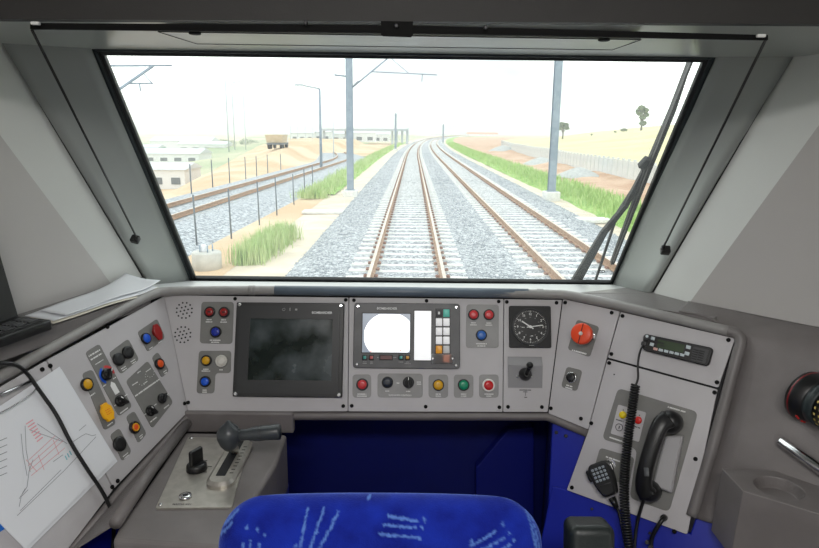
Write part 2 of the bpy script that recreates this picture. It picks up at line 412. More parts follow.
# ------------------------------------------------------------------ roller blind under the header
rb = empty('roller_blind', (0, HY+.03, HZ)); tag(rb, 'black roller blind rail with pull tab under dark header', 'blind')
def W2L(o, p): return o.matrix_world.inverted() @ V(p)
bpy.context.view_layer.update()
s0, s1 = atD(38, 25, .852), atD(764, 37, .852)
ru = (s1-s0).normalized()
bar = MB(); q0, q1 = atD(30, 23, .852), atD(768, 35, .852); q2, q3 = atD(768, 40, .852), atD(30, 29, .852)
def loc(o, ps): return [V(p)-o.location for p in ps]
mid = [atD(400, 25, .852), atD(400, 33.2, .852)]
bl = MB(); bl.slab(loc(rb, [q0, mid[0], q1, q2, mid[1], q3]), (0, -1, 0), .006); bl.build('bottom_bar', M_scrw, rb)
tb = MB().slab(loc(rb, [atD(x, y, .846) for x, y in ((381, 21), (413, 21.5), (413, 35), (411, 37), (383, 36), (381, 34.5))]), (0, -1, 0), .004).build('pull_tab', M_scrw, rb)
for x, y in ((306, 23), (396.5, 26), (485.5, 27.5)):
    c = V(atD(x, y, .845))-rb.location
    MB().lathe([(.003, 0), (.003, .003), (.0018, .0042)], 12, c, Matrix.Rotation(rad(90), 3, 'X')).build('screw', M_bezel, rb)
for x, y in ((35.5, 23.3), (761, 35.8)):
    MB().rbox(V(atD(x, y, .842))-rb.location, (.011, .006, .004), .001).build('end_clip', M_white, rb)
def pl_plane(tin, bin_, a): 
    n = (WS.at(*tin)-WS.at(*bin_)).cross(a-WS.at(*bin_)).normalized(); return (n if n.dot(EYE-a) > 0 else -n)
for (tx, ty, bx, by, tin, bin_, a) in ((32, 30, 138, 240, oTL, oBL, LA), (766, 39, 662, 250, oTR, oBR, RA)):
    n = pl_plane(tin, bin_, a); b = onplane(bx, by, a+n*.018, n); t = atD(tx, ty, .9)
    cb = MB().tube(loc(rb, [t, b]), .0022, 6).build('guide_cable', M_blk, rb)
    d = (t-b).normalized(); R = Matrix((d.cross(n).normalized(), n, d)).transposed()
    MB().rbox(V(b)-rb.location-n*.007, (.017, .02, .017), .003, R).lathe([(.005, .006), (.003, .018)], 10, V(b)-rb.location, R).build('cable_anchor', M_blk, rb)

# ------------------------------------------------------------------ windscreen wiper (outside the glass)
wp = empty('windscreen_wiper', mtx=WS.m); tag(wp, 'black windscreen wiper parked along the right edge of the glass', 'wiper')
def wl3(x, y, h): return WS.l3(x, y, h)
a0, a1, a2 = wl3(574, 284, -.05), wl3(622, 205, -.05), wl3(640, 172, -.05)
def flatbar(mb, pts, ws_, t):
    for i in range(len(pts)-1):
        p, q = pts[i], pts[i+1]; d = (q-p).normalized(); s_ = V((-d.y, d.x, 0)); w0, w1 = ws_[i], ws_[i+1]
        vs = [p+s_*w0, p-s_*w0, q-s_*w1, q+s_*w1]; z = V((0, 0, t/2))
        mb.add([v-z for v in vs]+[v+z for v in vs], [(3,2,1,0),(4,5,6,7),(0,1,5,4),(1,2,6,5),(2,3,7,6),(3,0,4,7)])
M_wip = mat('wiper_black', rgb(20, 23, 26), 0.5)
mb = MB(); flatbar(mb, [wl3(572, 288, -.05), wl3(604, 232, -.05), wl3(626, 205, -.05)], [.016, .009, .006], .012); bev(mb.build('arm', M_wip, wp), .002)
mb = MB(); flatbar(mb, [wl3(625, 207, -.052), wl3(643, 172, -.052), wl3(646, 158, -.052)], [.006, .005, .004], .01); mb.build('arm_rod', M_wip, wp)
mb = MB(); flatbar(mb, [wl3(594, 285, -.05), wl3(618, 212, -.058), wl3(640, 178, -.055)], [.003, .003, .003], .006); mb.build('link_rod', M_wip, wp)
mb = MB(); flatbar(mb, [wl3(612, 263, -.045), wl3(648, 168, -.045), wl3(673, 108, -.045), wl3(690, 60, -.045)], [.0045, .008, .006, .003], .012); bl_ = mb.build('blade', M_wip, wp)
mb = MB(); flatbar(mb, [wl3(614, 262, -.032), wl3(649, 168, -.032), wl3(692, 60, -.032)], [.002, .002, .002], .008); mb.build('rubber', M_blk, bl_)
MB().rbox(wl3(645, 163, -.045), (.02, .03, .016), .003, Matrix.Rotation(rad(-22), 3, 'Z')).build('blade_clip', M_wip, wp)

# ------------------------------------------------------------------ control desk
desk = empty('control_desk', (0, 1.4, FLOORZ)); tag(desk, 'grey moulded wraparound control desk below the windscreen', 'desk')
def dl(ps): return [V(p)-desk.location for p in ps]
def dsl(mb, ps, n, t): return mb.slab(dl(ps), n, t)
# dark backing behind the panels
mb = MB()
dsl(mb, [CP.w(161, 292, -.004), CP.w(187, 415, -.004), CP.w(548, 417, -.004), CP.w(565, 296, -.004)], CP.n, .03)
dsl(mb, [LW.w(165, 294, -.004), LW.w(188, 414, -.004), LW.w(70, 552, -.004), LW.w(-80, 560, -.004), LW.w(-60, 425, -.004)], LW.n, .03)
dsl(mb, [RW.w(563, 297, -.004), RW.w(548, 414, -.004), RW.w(587, 431, -.004), RW.w(569, 488, -.004), RW.w(684, 529, -.004), RW.w(735, 337.5, -.004)], RW.n, .03)
mb.build('panel_backing', M_dark, desk)
# top rail round the front edge
railpts = [LW.w(-70, 417, .004), LW.w(45, 351, .004), LW.w(120, 310.5, .004), LW.w(150, 295, .004), CP.w(166, 290.6, .004), CP.w(300, 290.2, .004), CP.w(555, 294, .004), RW.w(572, 295.5, .004), RW.w(620, 305.5, .004), RW.w(728, 331, .004)]
def smoothpath(pts, it=2):
    for _ in range(it):
        q = [pts[0]]
        for a, b in zip(pts, pts[1:]): q += [a.lerp(b, .25), a.lerp(b, .75)]
        pts = q+[pts[-1]]
    return pts
rim = [RW.w(728, 331, .004), RW.w(737, 333, .004), RW.w(741.5, 340, .004), RW.w(738, 353, .004), RW.w(713, 447, .004), RW.w(692, 516, .002)]
mb = MB().tube(dl(smoothpath(railpts)), .0105, 14); mb.build('edge_rail', M_rail, desk)
MB().tube(dl(smoothpath(rim)), .011, 12).build('edge_rim', M_ledge, desk)
slv = MB().tube(dl([CP.w(275, 290.4, .004), CP.w(400, 291.6, .004), CP.w(528, 293.5, .004)]), .0112, 16).build('rail_sleeve', M_sleeve, desk)
for x, y in ((252, 290.3), (540, 293.7)):
    MB().tube(dl([CP.w(x-3, y, .004), CP.w(x+3, y, .004)]), .0113, 14).build('rail_joint', M_rail, desk)
# window ledge behind the rail, sloping down to the glass
mb = MB(); zt = V((0, 0, .008))
e0, e1 = CP.w(150, 288.3, -.004), CP.w(575, 293, -.004)
b0, b1 = WS.at(oBL[0]-.10, gBL[1]-.006, .004), WS.at(oBR[0]+.10, gBR[1]-.002, .004)
dsl(mb, [e0, e1, b1, b0], (0, 0, 1), .02); mb.build('window_ledge', M_wled, desk)
# left ledge up to the wall
mb = MB(); zz = V((0, 0, ZL))
pl = [railpts[0], railpts[1], railpts[2], railpts[3], e0]
far = Lb+(La-Lb).normalized()*((railpts[0].y-Lb.y)/(La-Lb).normalized().y)
poly = [lz(p, ZL) for p in pl]+[lz(LA, ZL), lz(Lb, ZL), lz(far, ZL)]
dsl(mb, poly, (0, 0, 1), .03); dsl(mb, [e0, b0, lz(LA, ZL)], (0, 0, 1), .02); mb.build('side_ledge', M_ledge, desk)
# right ledge: flat by the window, then a moulding that rolls down beside the telephone panel
mb = MB(); poly = [lz(p, ZL-.002) for p in (e1, railpts[7], railpts[8], RW.w(680, 319.5), RW.w(714, 327.5))]
poly = poly+[lz(onz(722, 308.5, ZL), ZL-.004), lz(onz(690, 302, ZL), ZL-.001), lz(RA, ZL-.002)]
dsl(mb, poly, (0, 0, 1), .03); dsl(mb, [e1, lz(RA, ZL-.002), b1], (0, 0, 1), .02); mb.build('side_ledge', M_ledge, desk)
P1, P2, P3 = onz(752, 314, ZL), onz(819, 328, ZL), RW.w(692, 505, .0)
mn = (P2-P1).cross(P3-P1).normalized(); mn = mn if mn.dot(EYE-P1) > 0 else -mn
RM = Frame(P1, mn, P2-P1)
Wc = smoothpath([onz(688, 301.6, ZL), onz(715, 307, ZL), onz(755, 315, ZL), onz(819, 328, ZL), RM.w(900, 342), RM.w(1000, 400), RM.w(1000, 520), RM.w(960, 600)], 2)
Rc = smoothpath([lz(RW.w(678, 319), ZL), lz(RW.w(705, 325.5), ZL), RW.w(728, 330.5, .003), RW.w(738, 333.5, .003), RW.w(742, 341, .003), RW.w(735, 370, .002), RW.w(714, 447, .002), RW.w(692, 517, 0)], 2)
def resamp0(pts, n):
    L = [0]
    for a_, b_ in zip(pts, pts[1:]): L.append(L[-1]+(b_-a_).length)
    out = []; j = 0
    for i in range(n):
        s_ = L[-1]*i/(n-1)
        while j < len(L)-2 and L[j+1] < s_: j += 1
        out.append(pts[j].lerp(pts[j+1], (s_-L[j])/max(1e-9, L[j+1]-L[j])))
    return out
mb = MB(); mb.grid([dl([a_.lerp(b_, k/10) for k in range(11)]) for a_, b_ in zip(Wc, Rc)])
mo = mb.build('side_moulding', M_desk, desk, fix=False); sm_ = mo.modifiers.new('thickness', 'SOLIDIFY'); sm_.thickness = .003; sm_.offset = 0
sh0 = RM.w(722, 467, .065); SZ = sh0.z
sp = [onz(722, 468, SZ), onz(743, 491, SZ), onz(830, 517, SZ), onz(960, 556, SZ), onz(960, 505, SZ), onz(830, 474, SZ)]
cupc = onz(779, 487.5, SZ); cup_r = (onz(801, 487.5, SZ)-onz(757, 487.5, SZ)).length/2; cup_k = .95
def raydist(d):
    best = None
    for i in range(len(sp)):
        A, B = sp[i], sp[(i+1) % len(sp)]; e = B-A; den = d.x*e.y-d.y*e.x
        if abs(den) < 1e-9: continue
        w = A-cupc; t = (w.x*e.y-w.y*e.x)/den; u = (w.x*d.y-w.y*d.x)/den
        if t > 0 and -1e-6 <= u <= 1+1e-6 and (best is None or t < best): best = t
    return best or .1
angs = sorted([2*math.pi*k/40 for k in range(40)]+[math.atan2((p-cupc).y, (p-cupc).x) % (2*math.pi) for p in sp])
n = len(angs); dirs = [V((math.cos(a_), math.sin(a_), 0)) for a_ in angs]
outl = [cupc+d*raydist(d) for d in dirs]; cup_r = min(cup_r, min(raydist(d) for d in dirs)*.97)
vs = outl+[cupc+d*cup_r for d in dirs]+[cupc+d*cup_r*.97-V((0, 0, .004)) for d in dirs]+[cupc+d*cup_r*.86-V((0, 0, .020)) for d in dirs]+[p+V((-.004, .004, -.13)) for p in outl]
fs = []
for i in range(n):
    j = (i+1) % n; fs += [(i, j, n+j, n+i), (n+i, n+j, 2*n+j, 2*n+i), (2*n+i, 2*n+j, 3*n+j, 3*n+i), (4*n+i, 4*n+j, j, i)]
fs.append(tuple(3*n+i for i in range(n)))
ch = MB().add(dl(vs), fs).build('cup_holder', M_desk, desk); bev(ch, .005, 3)
# lip under the panels
mb = MB(); lipc = [LW.w(66, 556, -.004), LW.w(125, 486, -.004), LW.w(186, 418, -.004), CP.w(192, 415.5, -.004), CP.w(370, 416, -.004), CP.w(546, 416.5, -.004), RW.w(556, 420, -.004), RW.w(588, 433, -.004)]
mb.tube(dl(lipc), .0095, 12); mb.build('lower_lip', M_desk, desk)
# kneehole: blue back and side panels
kz0 = FLOORZ; kx = CP.at(0, -.16, -.06)
kb = V((0, BRc.y+.30, 0))
def kp(name, ps, m, n, t=.015): return bev(MB().slab(dl(ps), n, t).build(name, m, desk), .003)
KL, KR = -.34, .36; KZ = BLc.z-.01; KY = BRc.y+.22
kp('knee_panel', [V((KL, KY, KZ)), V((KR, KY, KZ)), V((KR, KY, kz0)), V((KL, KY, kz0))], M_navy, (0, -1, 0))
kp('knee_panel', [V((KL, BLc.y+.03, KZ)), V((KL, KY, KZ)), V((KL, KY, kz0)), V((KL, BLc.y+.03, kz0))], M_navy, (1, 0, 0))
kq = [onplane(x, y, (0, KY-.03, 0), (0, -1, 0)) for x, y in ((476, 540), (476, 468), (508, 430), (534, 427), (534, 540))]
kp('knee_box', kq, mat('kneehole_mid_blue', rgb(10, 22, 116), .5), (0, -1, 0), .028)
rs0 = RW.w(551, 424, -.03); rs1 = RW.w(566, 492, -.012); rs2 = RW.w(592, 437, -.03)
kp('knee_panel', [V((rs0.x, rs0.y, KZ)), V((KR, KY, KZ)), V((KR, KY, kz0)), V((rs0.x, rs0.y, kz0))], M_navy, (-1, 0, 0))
fa, fb = RW.w(551, 421, -.02), RW.w(700, 545, -.02)
kp('knee_panel', [RW.w(552, 422, -.012), RW.w(596, 439, -.012), RW.w(566, 560, -.012), RW.w(545, 560, -.012)], M_kblue, RW.n)
kp('knee_panel', [RW.w(552, 486, -.006), RW.w(566, 489, -.006), RW.w(690, 534, -.006), RW.w(712, 470, -.006), RW.w(760, 480, -.006), RW.w(740, 700, -.006), RW.w(520, 640, -.006)], M_kblue, RW.n, .02)
for x, y in ((556.5, 432.5), (566, 436)): MB().lathe([(.004, 0), (.004, .002), (.002, .003)], 12, V(RW.w(x, y, -.0115))-desk.location, Matrix((RW.u, RW.v, RW.n)).transposed()).build('screw', M_bezel, desk)
for x, y in ((592, 509), (650, 533)): MB().lathe([(.003, 0), (.003, .002), (.0015, .003)], 12, V(RW.w(x, y, -.0055))-desk.location, Matrix((RW.u, RW.v, RW.n)).transposed()).build('screw', M_bezel, desk)

# ------------------------------------------------------------------ panel furniture
SCREW = None
def place(o, fr, x, y, h=0.0, rot=0.0):
    u, v = fr.l(x, y, h); o.location = (u, v, h); o.rotation_euler = (0, 0, rot); return o
PT = .003                                     # plate thickness
def plate(name, fr, corners, label, m=None, r=.003, gap=.0004):  # a screwed-on control panel of the desk
    poly = ccw([fr.l(*c) for c in corners]); poly = inset(poly, gap)
    o = MB().prism(roundpoly(poly, r, 3), -.002, PT, .0006).build(name, m or M_panel); o.matrix_world = fr.m
    tag(o, label, 'control panel', 'screwed-on grey panels of the control desk'); return o
SCR_MB = MB().lathe([(.0042, 0), (.0042, .0016), (.0030, .0030)], 14)
_screw_src = None
def screw(fr, parent, x, y, s=1.0, m=None):
    global _screw_src
    if m is None:
        if _screw_src is None: o = _screw_src = SCR_MB.build('screw', M_scrw, parent)
        else: o = inst(_screw_src, parent)
    else: o = MB().lathe([(.0036*s, 0), (.0036*s, .0012), (.0026*s, .002)], 12).build('screw', m, parent)
    place(o, fr, x, y, PT); return o
def esc(fr, parent, w, h, x, y, m=None, r=.008, rot=0, name='escutcheon'):
    o = MB().prism(rrect(w, h, r, seg=5), 0, .0012, .0004).build(name, m or M_esc, parent); place(o, fr, x, y, PT, rot); return o
def escpoly(fr, parent, corners, m=None, r=.008, name='escutcheon', h=.0012, base=None):
    poly = roundpoly([fr.l(*c) for c in corners], r, 5)
    o = MB().prism(poly, 0, h, .0004).build(name, m or M_esc, parent); o.location = (0, 0, PT if base is None else base); return o
def legend(fr, parent, items, m=None, z=.0045, name='legend'):
    """rows of tiny lettering too small to read: items are (x, y, width m, height m, rotation)"""
    mb = MB(); rnd = random.Random(len(items)*7+int(items[0][0]))
    for (x, y, w, h, rot) in items:
        u, v = fr.l(x, y); k = -w/2; R = Matrix.Rotation(rot, 2)
        while k < w/2-1e-6:
            cw = h*rnd.choice((.55, .7, .7, .8)); g = h*(.55 if rnd.random() < .12 else .16)
            e = min(k+cw, w/2)
            p = [R @ V(q) for q in ((k, -h/2), (e, -h/2), (e, h/2), (k, h/2))]
            mb.add([(u+a.x, v+a.y, z) for a in p], [(0, 1, 2, 3)]); k = e+g
    o = mb.build(name, m or M_white, parent, fix=False); o['kind'] = 'stuff'; return o
def text(fr, parent, s, x, y, h, m=None, z=.0046, name='lettering', rot=0, align='CENTER'):
    cu = bpy.data.curves.new(name, 'FONT'); cu.body = s; cu.size = h*1.4; cu.align_x = align; cu.align_y = 'CENTER'; cu.resolution_u = 2; cu.offset = h*.028
    t = bpy.data.objects.new(name, cu); COL.objects.link(t); dg = bpy.context.evaluated_depsgraph_get()
    me = bpy.data.meshes.new_from_object(t.evaluated_get(dg)); bpy.data.objects.remove(t); me.materials.append(m or M_white)
    o = bpy.data.objects.new(name, me); COL.objects.link(o); o.parent = parent
    u, v = fr.l(x, y) if fr else (x, y); o.location = (u, v, z); o.rotation_euler = (0, 0, rot); return o
BASE = PT+.0012
def button(fr, parent, x, y, cap, rb_=.0125, rc=.0088, bez=None, label=None, hgt=.006, arrow=False):
    b = MB().lathe([(rb_, 0), (rb_, .004), (rb_*.9, .0055), (rc*1.06, .0055), (rc*1.03, .003)], 22).build('push_button', bez or M_blk, parent); place(b, fr, x, y, BASE)
    c = MB().lathe([(rc, .002), (rc, hgt-.0008), (rc*.93, hgt), (rc*.35, hgt+.0006)], 22).build('button_cap', cap, b)
    if arrow:
        z = hgt+.0009; a = rc*.55
        MB().add([(-a, 0, z), (-a*.1, -a*.7, z), (-a*.1, -a*.3, z), (a*.9, -a*.3, z), (a*.9, a*.3, z), (-a*.1, a*.3, z), (-a*.1, a*.7, z)], [(0,1,2,3,4,5,6)]).build('arrow_mark', M_redd, b, fix=False)
    if label: b['label'] = label
    return b
def knob(fr, parent, x, y, r=.0115, rot=0.0, h=.014, m=None, ring=None, label=None, mark=True, stubby=False):
    k = MB().lathe([(r, 0), (r, .004), (r*.92, .005), (r*.62, .006)], 22).build('rotary_switch', ring or M_blk, parent); place(k, fr, x, y, BASE, rot)
    g = MB()
    if stubby: g.lathe([(r*.86, .004), (r*.8, h*.7), (r*.7, h*.78), (r*.3, h*.8)], 20)
    else:
        g.lathe([(r*.7, .004), (r*.62, h*.6), (r*.5, h*.66)], 18)
        g.rbox((0, 0, h*.55+.002), (r*.55, r*1.95, h*.9), r*.2)
    gr = g.build('grip', m or M_blk, k)
    if mark: MB().box((0, r*.7, h+.0024), (r*.14, r*.5, .0006)).build('pointer_mark', M_white, k)
    if label: k['label'] = label
    return k

# ------------------------------------------------------------------ left wing panel
lp = plate('control_panel', LW, [(164, 296.2), (188.3, 410.8), (113, 489), (46, 360)], 'grey switch panel on the left wing with knobs and yellow key tag')
for x, y in ((107.3, 327), (184.3, 403.5), (117.5, 481), (50, 366)): screw(LW, lp, x, y)
escpoly(LW, lp, [(80.5, 374), (91, 369.5), (115, 424), (103, 431)]); legend(LW, lp, [(91, 395, .014, .0022, 0), (108.5, 424.5, .014, .0022, 0)])
button(LW, lp, 86.3, 384.6, M_yel, .013, .0098, label='amber push button on the left wing')
escpoly(LW, lp, [(84, 353), (98, 344), (131, 407), (117.5, 417)])
legend(LW, lp, [(93, 353.5, .03, .003, 0), (95, 357, .03, .003, 0), (98, 362.5, .022, .0018, 0), (113, 378.5, .008, .002, 0), (103, 386, .008, .002, 0), (124.5, 395.5, .008, .002, 0), (114, 405.5, .008, .002, 0), (122.5, 411, .022, .0025, 0)])
k1 = knob(LW, lp, 106, 375, .0115, rad(-40), .014)
def arcmark(fr, parent, x, y, r0, r1, a0, a1, m, name):
    mb = MB(); u, v = fr.l(x, y); n = 12; vs = []
    for i in range(n+1):
        a = rad(a0+(a1-a0)*i/n); vs += [(u+r0*math.cos(a), v+r0*math.sin(a), .0046), (u+r1*math.cos(a), v+r1*math.sin(a), .0046)]
    return mb.add(vs, [(2*i, 2*i+1, 2*i+3, 2*i+2) for i in range(n)]).build(name, m, parent, fix=False)
arcmark(LW, lp, 105.6, 375, .0135, .0185, 105, 230, M_blueb, 'cold_arc'); arcmark(LW, lp, 105.6, 375, .0135, .0185, -20, 85, M_redb, 'hot_arc')
knob(LW, lp, 119.8, 401, .012, rad(30), .014)
u0, v0 = LW.l(111, 385); u1, v1 = LW.l(116, 394)
MB().add([(u0, v0+.007, .0047), (u0-.006, v0, .0047), (u1-.006, v1, .0047), (u1+.006, v1, .0047), (u0+.006, v0, .0047)], [(0, 1, 2, 3, 4)]).build('arrow_mark', M_white, lp, fix=False)
escpoly(LW, lp, [(107.5, 353.5), (127, 339), (138, 360), (119.5, 375)]); legend(LW, lp, [(122, 368, .014, .002, 0), (123, 370, .012, .002, 0), (131.5, 361, .014, .002, 0), (132.5, 363, .012, .002, 0)])
knob(LW, lp, 118, 359.6, .0135, 0, .007, stubby=True, mark=False); knob(LW, lp, 127.3, 352.7, .0135, 0, .007, stubby=True, mark=False)
escpoly(LW, lp, [(136, 332.5), (156, 319), (164, 338), (146.5, 352.5)]); legend(LW, lp, [(149.5, 348.5, .012, .002, 0), (158.5, 342.5, .012, .002, 0)])
button(LW, lp, 145.4, 338.7, M_blueb, .0125, .0098, label='bright blue push button')
# red guarded tag knob
rk = MB().lathe([(.011, 0), (.011, .008), (.009, .010)], 18).build('locking_tag', M_red, lp); place(rk, LW, 155, 332.5, BASE, rad(-10)); rk.scale = (.8, .85, .75)
MB().prism(roundpoly([(-.006, -.022), (.006, -.022), (.013, -.008), (.013, .008), (.006, .02), (-.006, .02), (-.013, .008), (-.013, -.008)], .003, 3), .008, .014, .001).build('tag_plate', M_red, rk)
rk['label'] = 'dark red locking tag'
escpoly(LW, lp, [(150.5, 358), (156.5, 352), (168, 371), (160.5, 378.5)]); legend(LW, lp, [(163.5, 371.5, .010, .002, 0), (164.2, 373.5, .008, .002, 0)])
button(LW, lp, 159, 364, M_org, .0125, .0085, label='orange push button')
escpoly(LW, lp, [(124.5, 381.5), (146.5, 361), (172, 402.5), (151, 429)])
legend(LW, lp, [(146, 388, .075, .0032, rad(-1)), (133.5, 384, .016, .002, rad(-2)), (137.5, 372.5, .01, .002, 0), (147, 370.5, .016, .002, 0), (144, 383, .012, .002, 0), (152, 420, .02, .0025, 0), (165, 407, .016, .0025, 0), (144, 414.5, .007, .002, 0), (154, 405, .007, .002, 0), (166.5, 396, .007, .002, 0)])
mb = MB()
for cx_, cy_ in ((140, 380), (148, 372)):
    u, v = LW.l(cx_, cy_)
    for k in range(7):
        a = rad(180+30*k); mb.lathe([(.0008, .0044), (.0008, .0047)], 6, (u+.012*math.cos(a), v+.012*math.sin(a), 0))
mb.build('scale_dots', M_white, lp)['kind'] = 'stuff'
knob(LW, lp, 150, 410.8, .0115, rad(25), .013); knob(LW, lp, 161.5, 398.6, .011, rad(-60), .013)
escpoly(LW, lp, [(124.5, 417), (133, 411), (145.5, 434), (137, 444)]); legend(LW, lp, [(139.5, 436, .010, .002, 0), (140, 438, .008, .002, 0)])
ob = button(LW, lp, 134, 427.6, M_org, .0125, .0085, label='amber ringed push button')
arc = MB().tube([V((.0072*math.cos(a), .0072*math.sin(a), .0062)) for a in [2*math.pi*k/18 for k in range(19)]], .0014, 5).build('amber_ring', M_yel, ob)
escpoly(LW, lp, [(108.5, 435.5), (118, 428), (130.5, 452), (121, 462)]); legend(LW, lp, [(124, 455, .014, .002, 0), (125, 457, .012, .002, 0)])
knob(LW, lp, 119, 444, .0145, 0, .007, stubby=True, mark=False)
# yellow key tag
yk = MB().lathe([(.012, 0), (.012, .006), (.010, .008)], 18).build('locking_tag', M_yelp, lp); place(yk, LW, 104.8, 413, BASE, rad(-4)); yk.scale = (.66, .72, .8)
MB().prism(roundpoly([(-.012, -.024), (.012, -.024), (.012, -.018), (.019, -.010), (.019, .012), (.010, .020), (.010, .026), (-.010, .026), (-.010, .020), (-.019, .012), (-.019, -.010), (-.012, -.018)], .004, 3), .006, .013, .0012).build('tag_plate', M_yelp, yk)
mb = MB()
for i in range(3):
    for j in range(3): mb.box((-.006+.006*i, -.005+.006*j, .0133), (.0035, .0016, .0006))
mb.build('embossed_lettering', M_orr, yk); yk['label'] = 'bright yellow locking tag'
# neighbouring panel under the clipboard
lp2 = plate('control_panel', LW, [(45, 360.7), (112.3, 489.8), (62, 556), (-80, 560), (-60, 421)], 'plain grey panel on the left wing under the clipboard')
for x, y in ((42, 369.5), (112, 487)): screw(LW, lp2, x, y)

# ------------------------------------------------------------------ monitor panel
mp_ = plate('control_panel', CP, [(164.3, 295.2), (348.9, 297.5), (347.9, 411.5), (188.5, 411.5)], 'grey panel around the dark monitor with two round speaker grilles')
for x, y in ((235.2, 298.8), (345.8, 299.9), (188.2, 402.5), (343.3, 406)): screw(CP, mp_, x, y)
for cx_, cy_ in ((184.8, 310.5), (183.3, 334.7)):
    mb = MB(); u, v = CP.l(cx_, cy_)
    for n, r in ((1, 0), (6, .0088), (12, .0178)):
        for k in range(n):
            a = 2*math.pi*k/n+.26; mb.lathe([(.0021, .0008), (.0021, PT+.0004)], 8, (u+r*math.cos(a), v+r*math.sin(a), 0))
    mb.build('speaker_grille', M_dark, mp_)
escpoly(CP, mp_, [(202, 302), (234.3, 302), (232.8, 344), (200.3, 343.3)]); legend(CP, mp_, [(209.7, 319.8, .011, .0024, 0), (209.7, 322, .015, .0024, 0), (224.2, 320, .011, .0024, 0), (224.2, 322.2, .015, .0024, 0), (215.7, 340.3, .024, .0026, 0), (215.7, 342.3, .018, .0022, 0)])
button(CP, mp_, 210, 312, M_red, arrow=True, label='dark red push button with arrow'); button(CP, mp_, 224.3, 312.3, M_red, arrow=True, label='dark red push button with arrow'); button(CP, mp_, 216, 332, M_blue, .0128, .0095)
escpoly(CP, mp_, [(199.5, 350.8), (231.7, 350.8), (231.2, 373), (216, 373), (214.8, 393.3), (197, 393.3)])
legend(CP, mp_, [(206.5, 369.2, .012, .0024, 0), (206.5, 371, .019, .0024, 0), (221.7, 369.8, .008, .0022, 0), (205.2, 390, .009, .0024, 0), (205.2, 392, .010, .0024, 0)])
button(CP, mp_, 206.5, 360.5, M_yel); b_ = button(CP, mp_, 221.6, 361, M_cream, .0135, .0098, bez=M_cream, label='ivory push button')
button(CP, mp_, 205.5, 381.5, M_blueb)

# monitor
mcx, mcy = CP.l(290, 349.5); mon = empty('monitor', mtx=CP.m @ Matrix.Translation((mcx, mcy, PT))); tag(mon, 'black square monitor with dark smudged screen, painted reflections and white corner screws', 'monitor')
mw = (CP.l(344, 350)[0]-CP.l(236.5, 350)[0]); mh = CP.l(290, 303)[1]-CP.l(290, 396.5)[1]
MF = Frame(CP.at(mcx, mcy, PT), CP.n, CP.u)
bev(MB().prism(rrect(mw, mh, .003), 0, .012, .0012).build('housing', M_blk, mon), .0005)
s0 = MF.l(250.3, 318.3, .013); s1 = MF.l(331.3, 380.7, .013)
ring = ringmb([(-mw*.465, -mh*.465), (mw*.465, -mh*.465), (mw*.465, mh*.465), (-mw*.465, mh*.465)], [(s0[0], s1[1]), (s1[0], s1[1]), (s1[0], s0[1]), (s0[0], s0[1])], .010, .0145).build('bezel', mat('monitor_bezel', rgb(30, 31, 33), .4), mon)
M_scr = bpy.data.materials.new('monitor_screen_glass'); M_scr.use_nodes = True
t = M_scr.node_tree; b = t.nodes['Principled BSDF']; co = t.nodes.new('ShaderNodeTexCoord'); n1 = t.nodes.new('ShaderNodeTexNoise'); n1.inputs['Scale'].default_value = 14; n1.inputs['Detail'].default_value = 8
r1 = t.nodes.new('ShaderNodeValToRGB'); r1.color_ramp.elements[0].color = rgb(24, 32, 30); r1.color_ramp.elements[1].color = rgb(66, 76, 80); r1.color_ramp.elements[0].position = .42; r1.color_ramp.elements[1].position = .75  # mottled green and blue-grey base colour stands in for reflections of the cab
r2 = t.nodes.new('ShaderNodeMapRange'); r2.inputs[1].default_value = .35; r2.inputs[2].default_value = .7; r2.inputs[3].default_value = .08; r2.inputs[4].default_value = .3
t.links.new(co.outputs['Object'], n1.inputs['Vector']); t.links.new(n1.outputs['Fac'], r1.inputs['Fac']); t.links.new(r1.outputs['Color'], b.inputs['Base Color'])
t.links.new(n1.outputs['Fac'], r2.inputs[0]); t.links.new(r2.outputs[0], b.inputs['Roughness'])
MB().box(((s0[0]+s1[0])/2, (s0[1]+s1[1])/2, .0115), (s1[0]-s0[0], s0[1]-s1[1], .002)).build('screen', M_scr, mon)
for sx in (-1, 1):
    for sy in (-1, 1): MB().lathe([(.0045, .0115), (.0045, .0135), (.003, .0146)], 14, (sx*(mw/2-.007), sy*(mh/2-.006), 0)).build('screw', M_chrome, mon)
x0, y0 = MF.l(290, 309.5, .0147); ic = MB()
ic.tube([V((x0-.014+.003*math.cos(a), y0+.003*math.sin(a), .0147)) for a in [k*math.pi/6 for k in range(13)]], .0006, 4); ic.box((x0, y0+.0005, .0147), (.0016, .007, .0006)); ic.box((x0+.014, y0, .0147), (.005, .004, .0006))
ic.build('icons', mat('icon_grey', rgb(150, 150, 150), .5), mon)
tb_ = text(None, mon, 'BOMBARDIER', *MF.l(322, 312.8, .0147), .0054, mat('brand_grey', rgb(220, 220, 220), .5), .0149, 'brand_lettering')

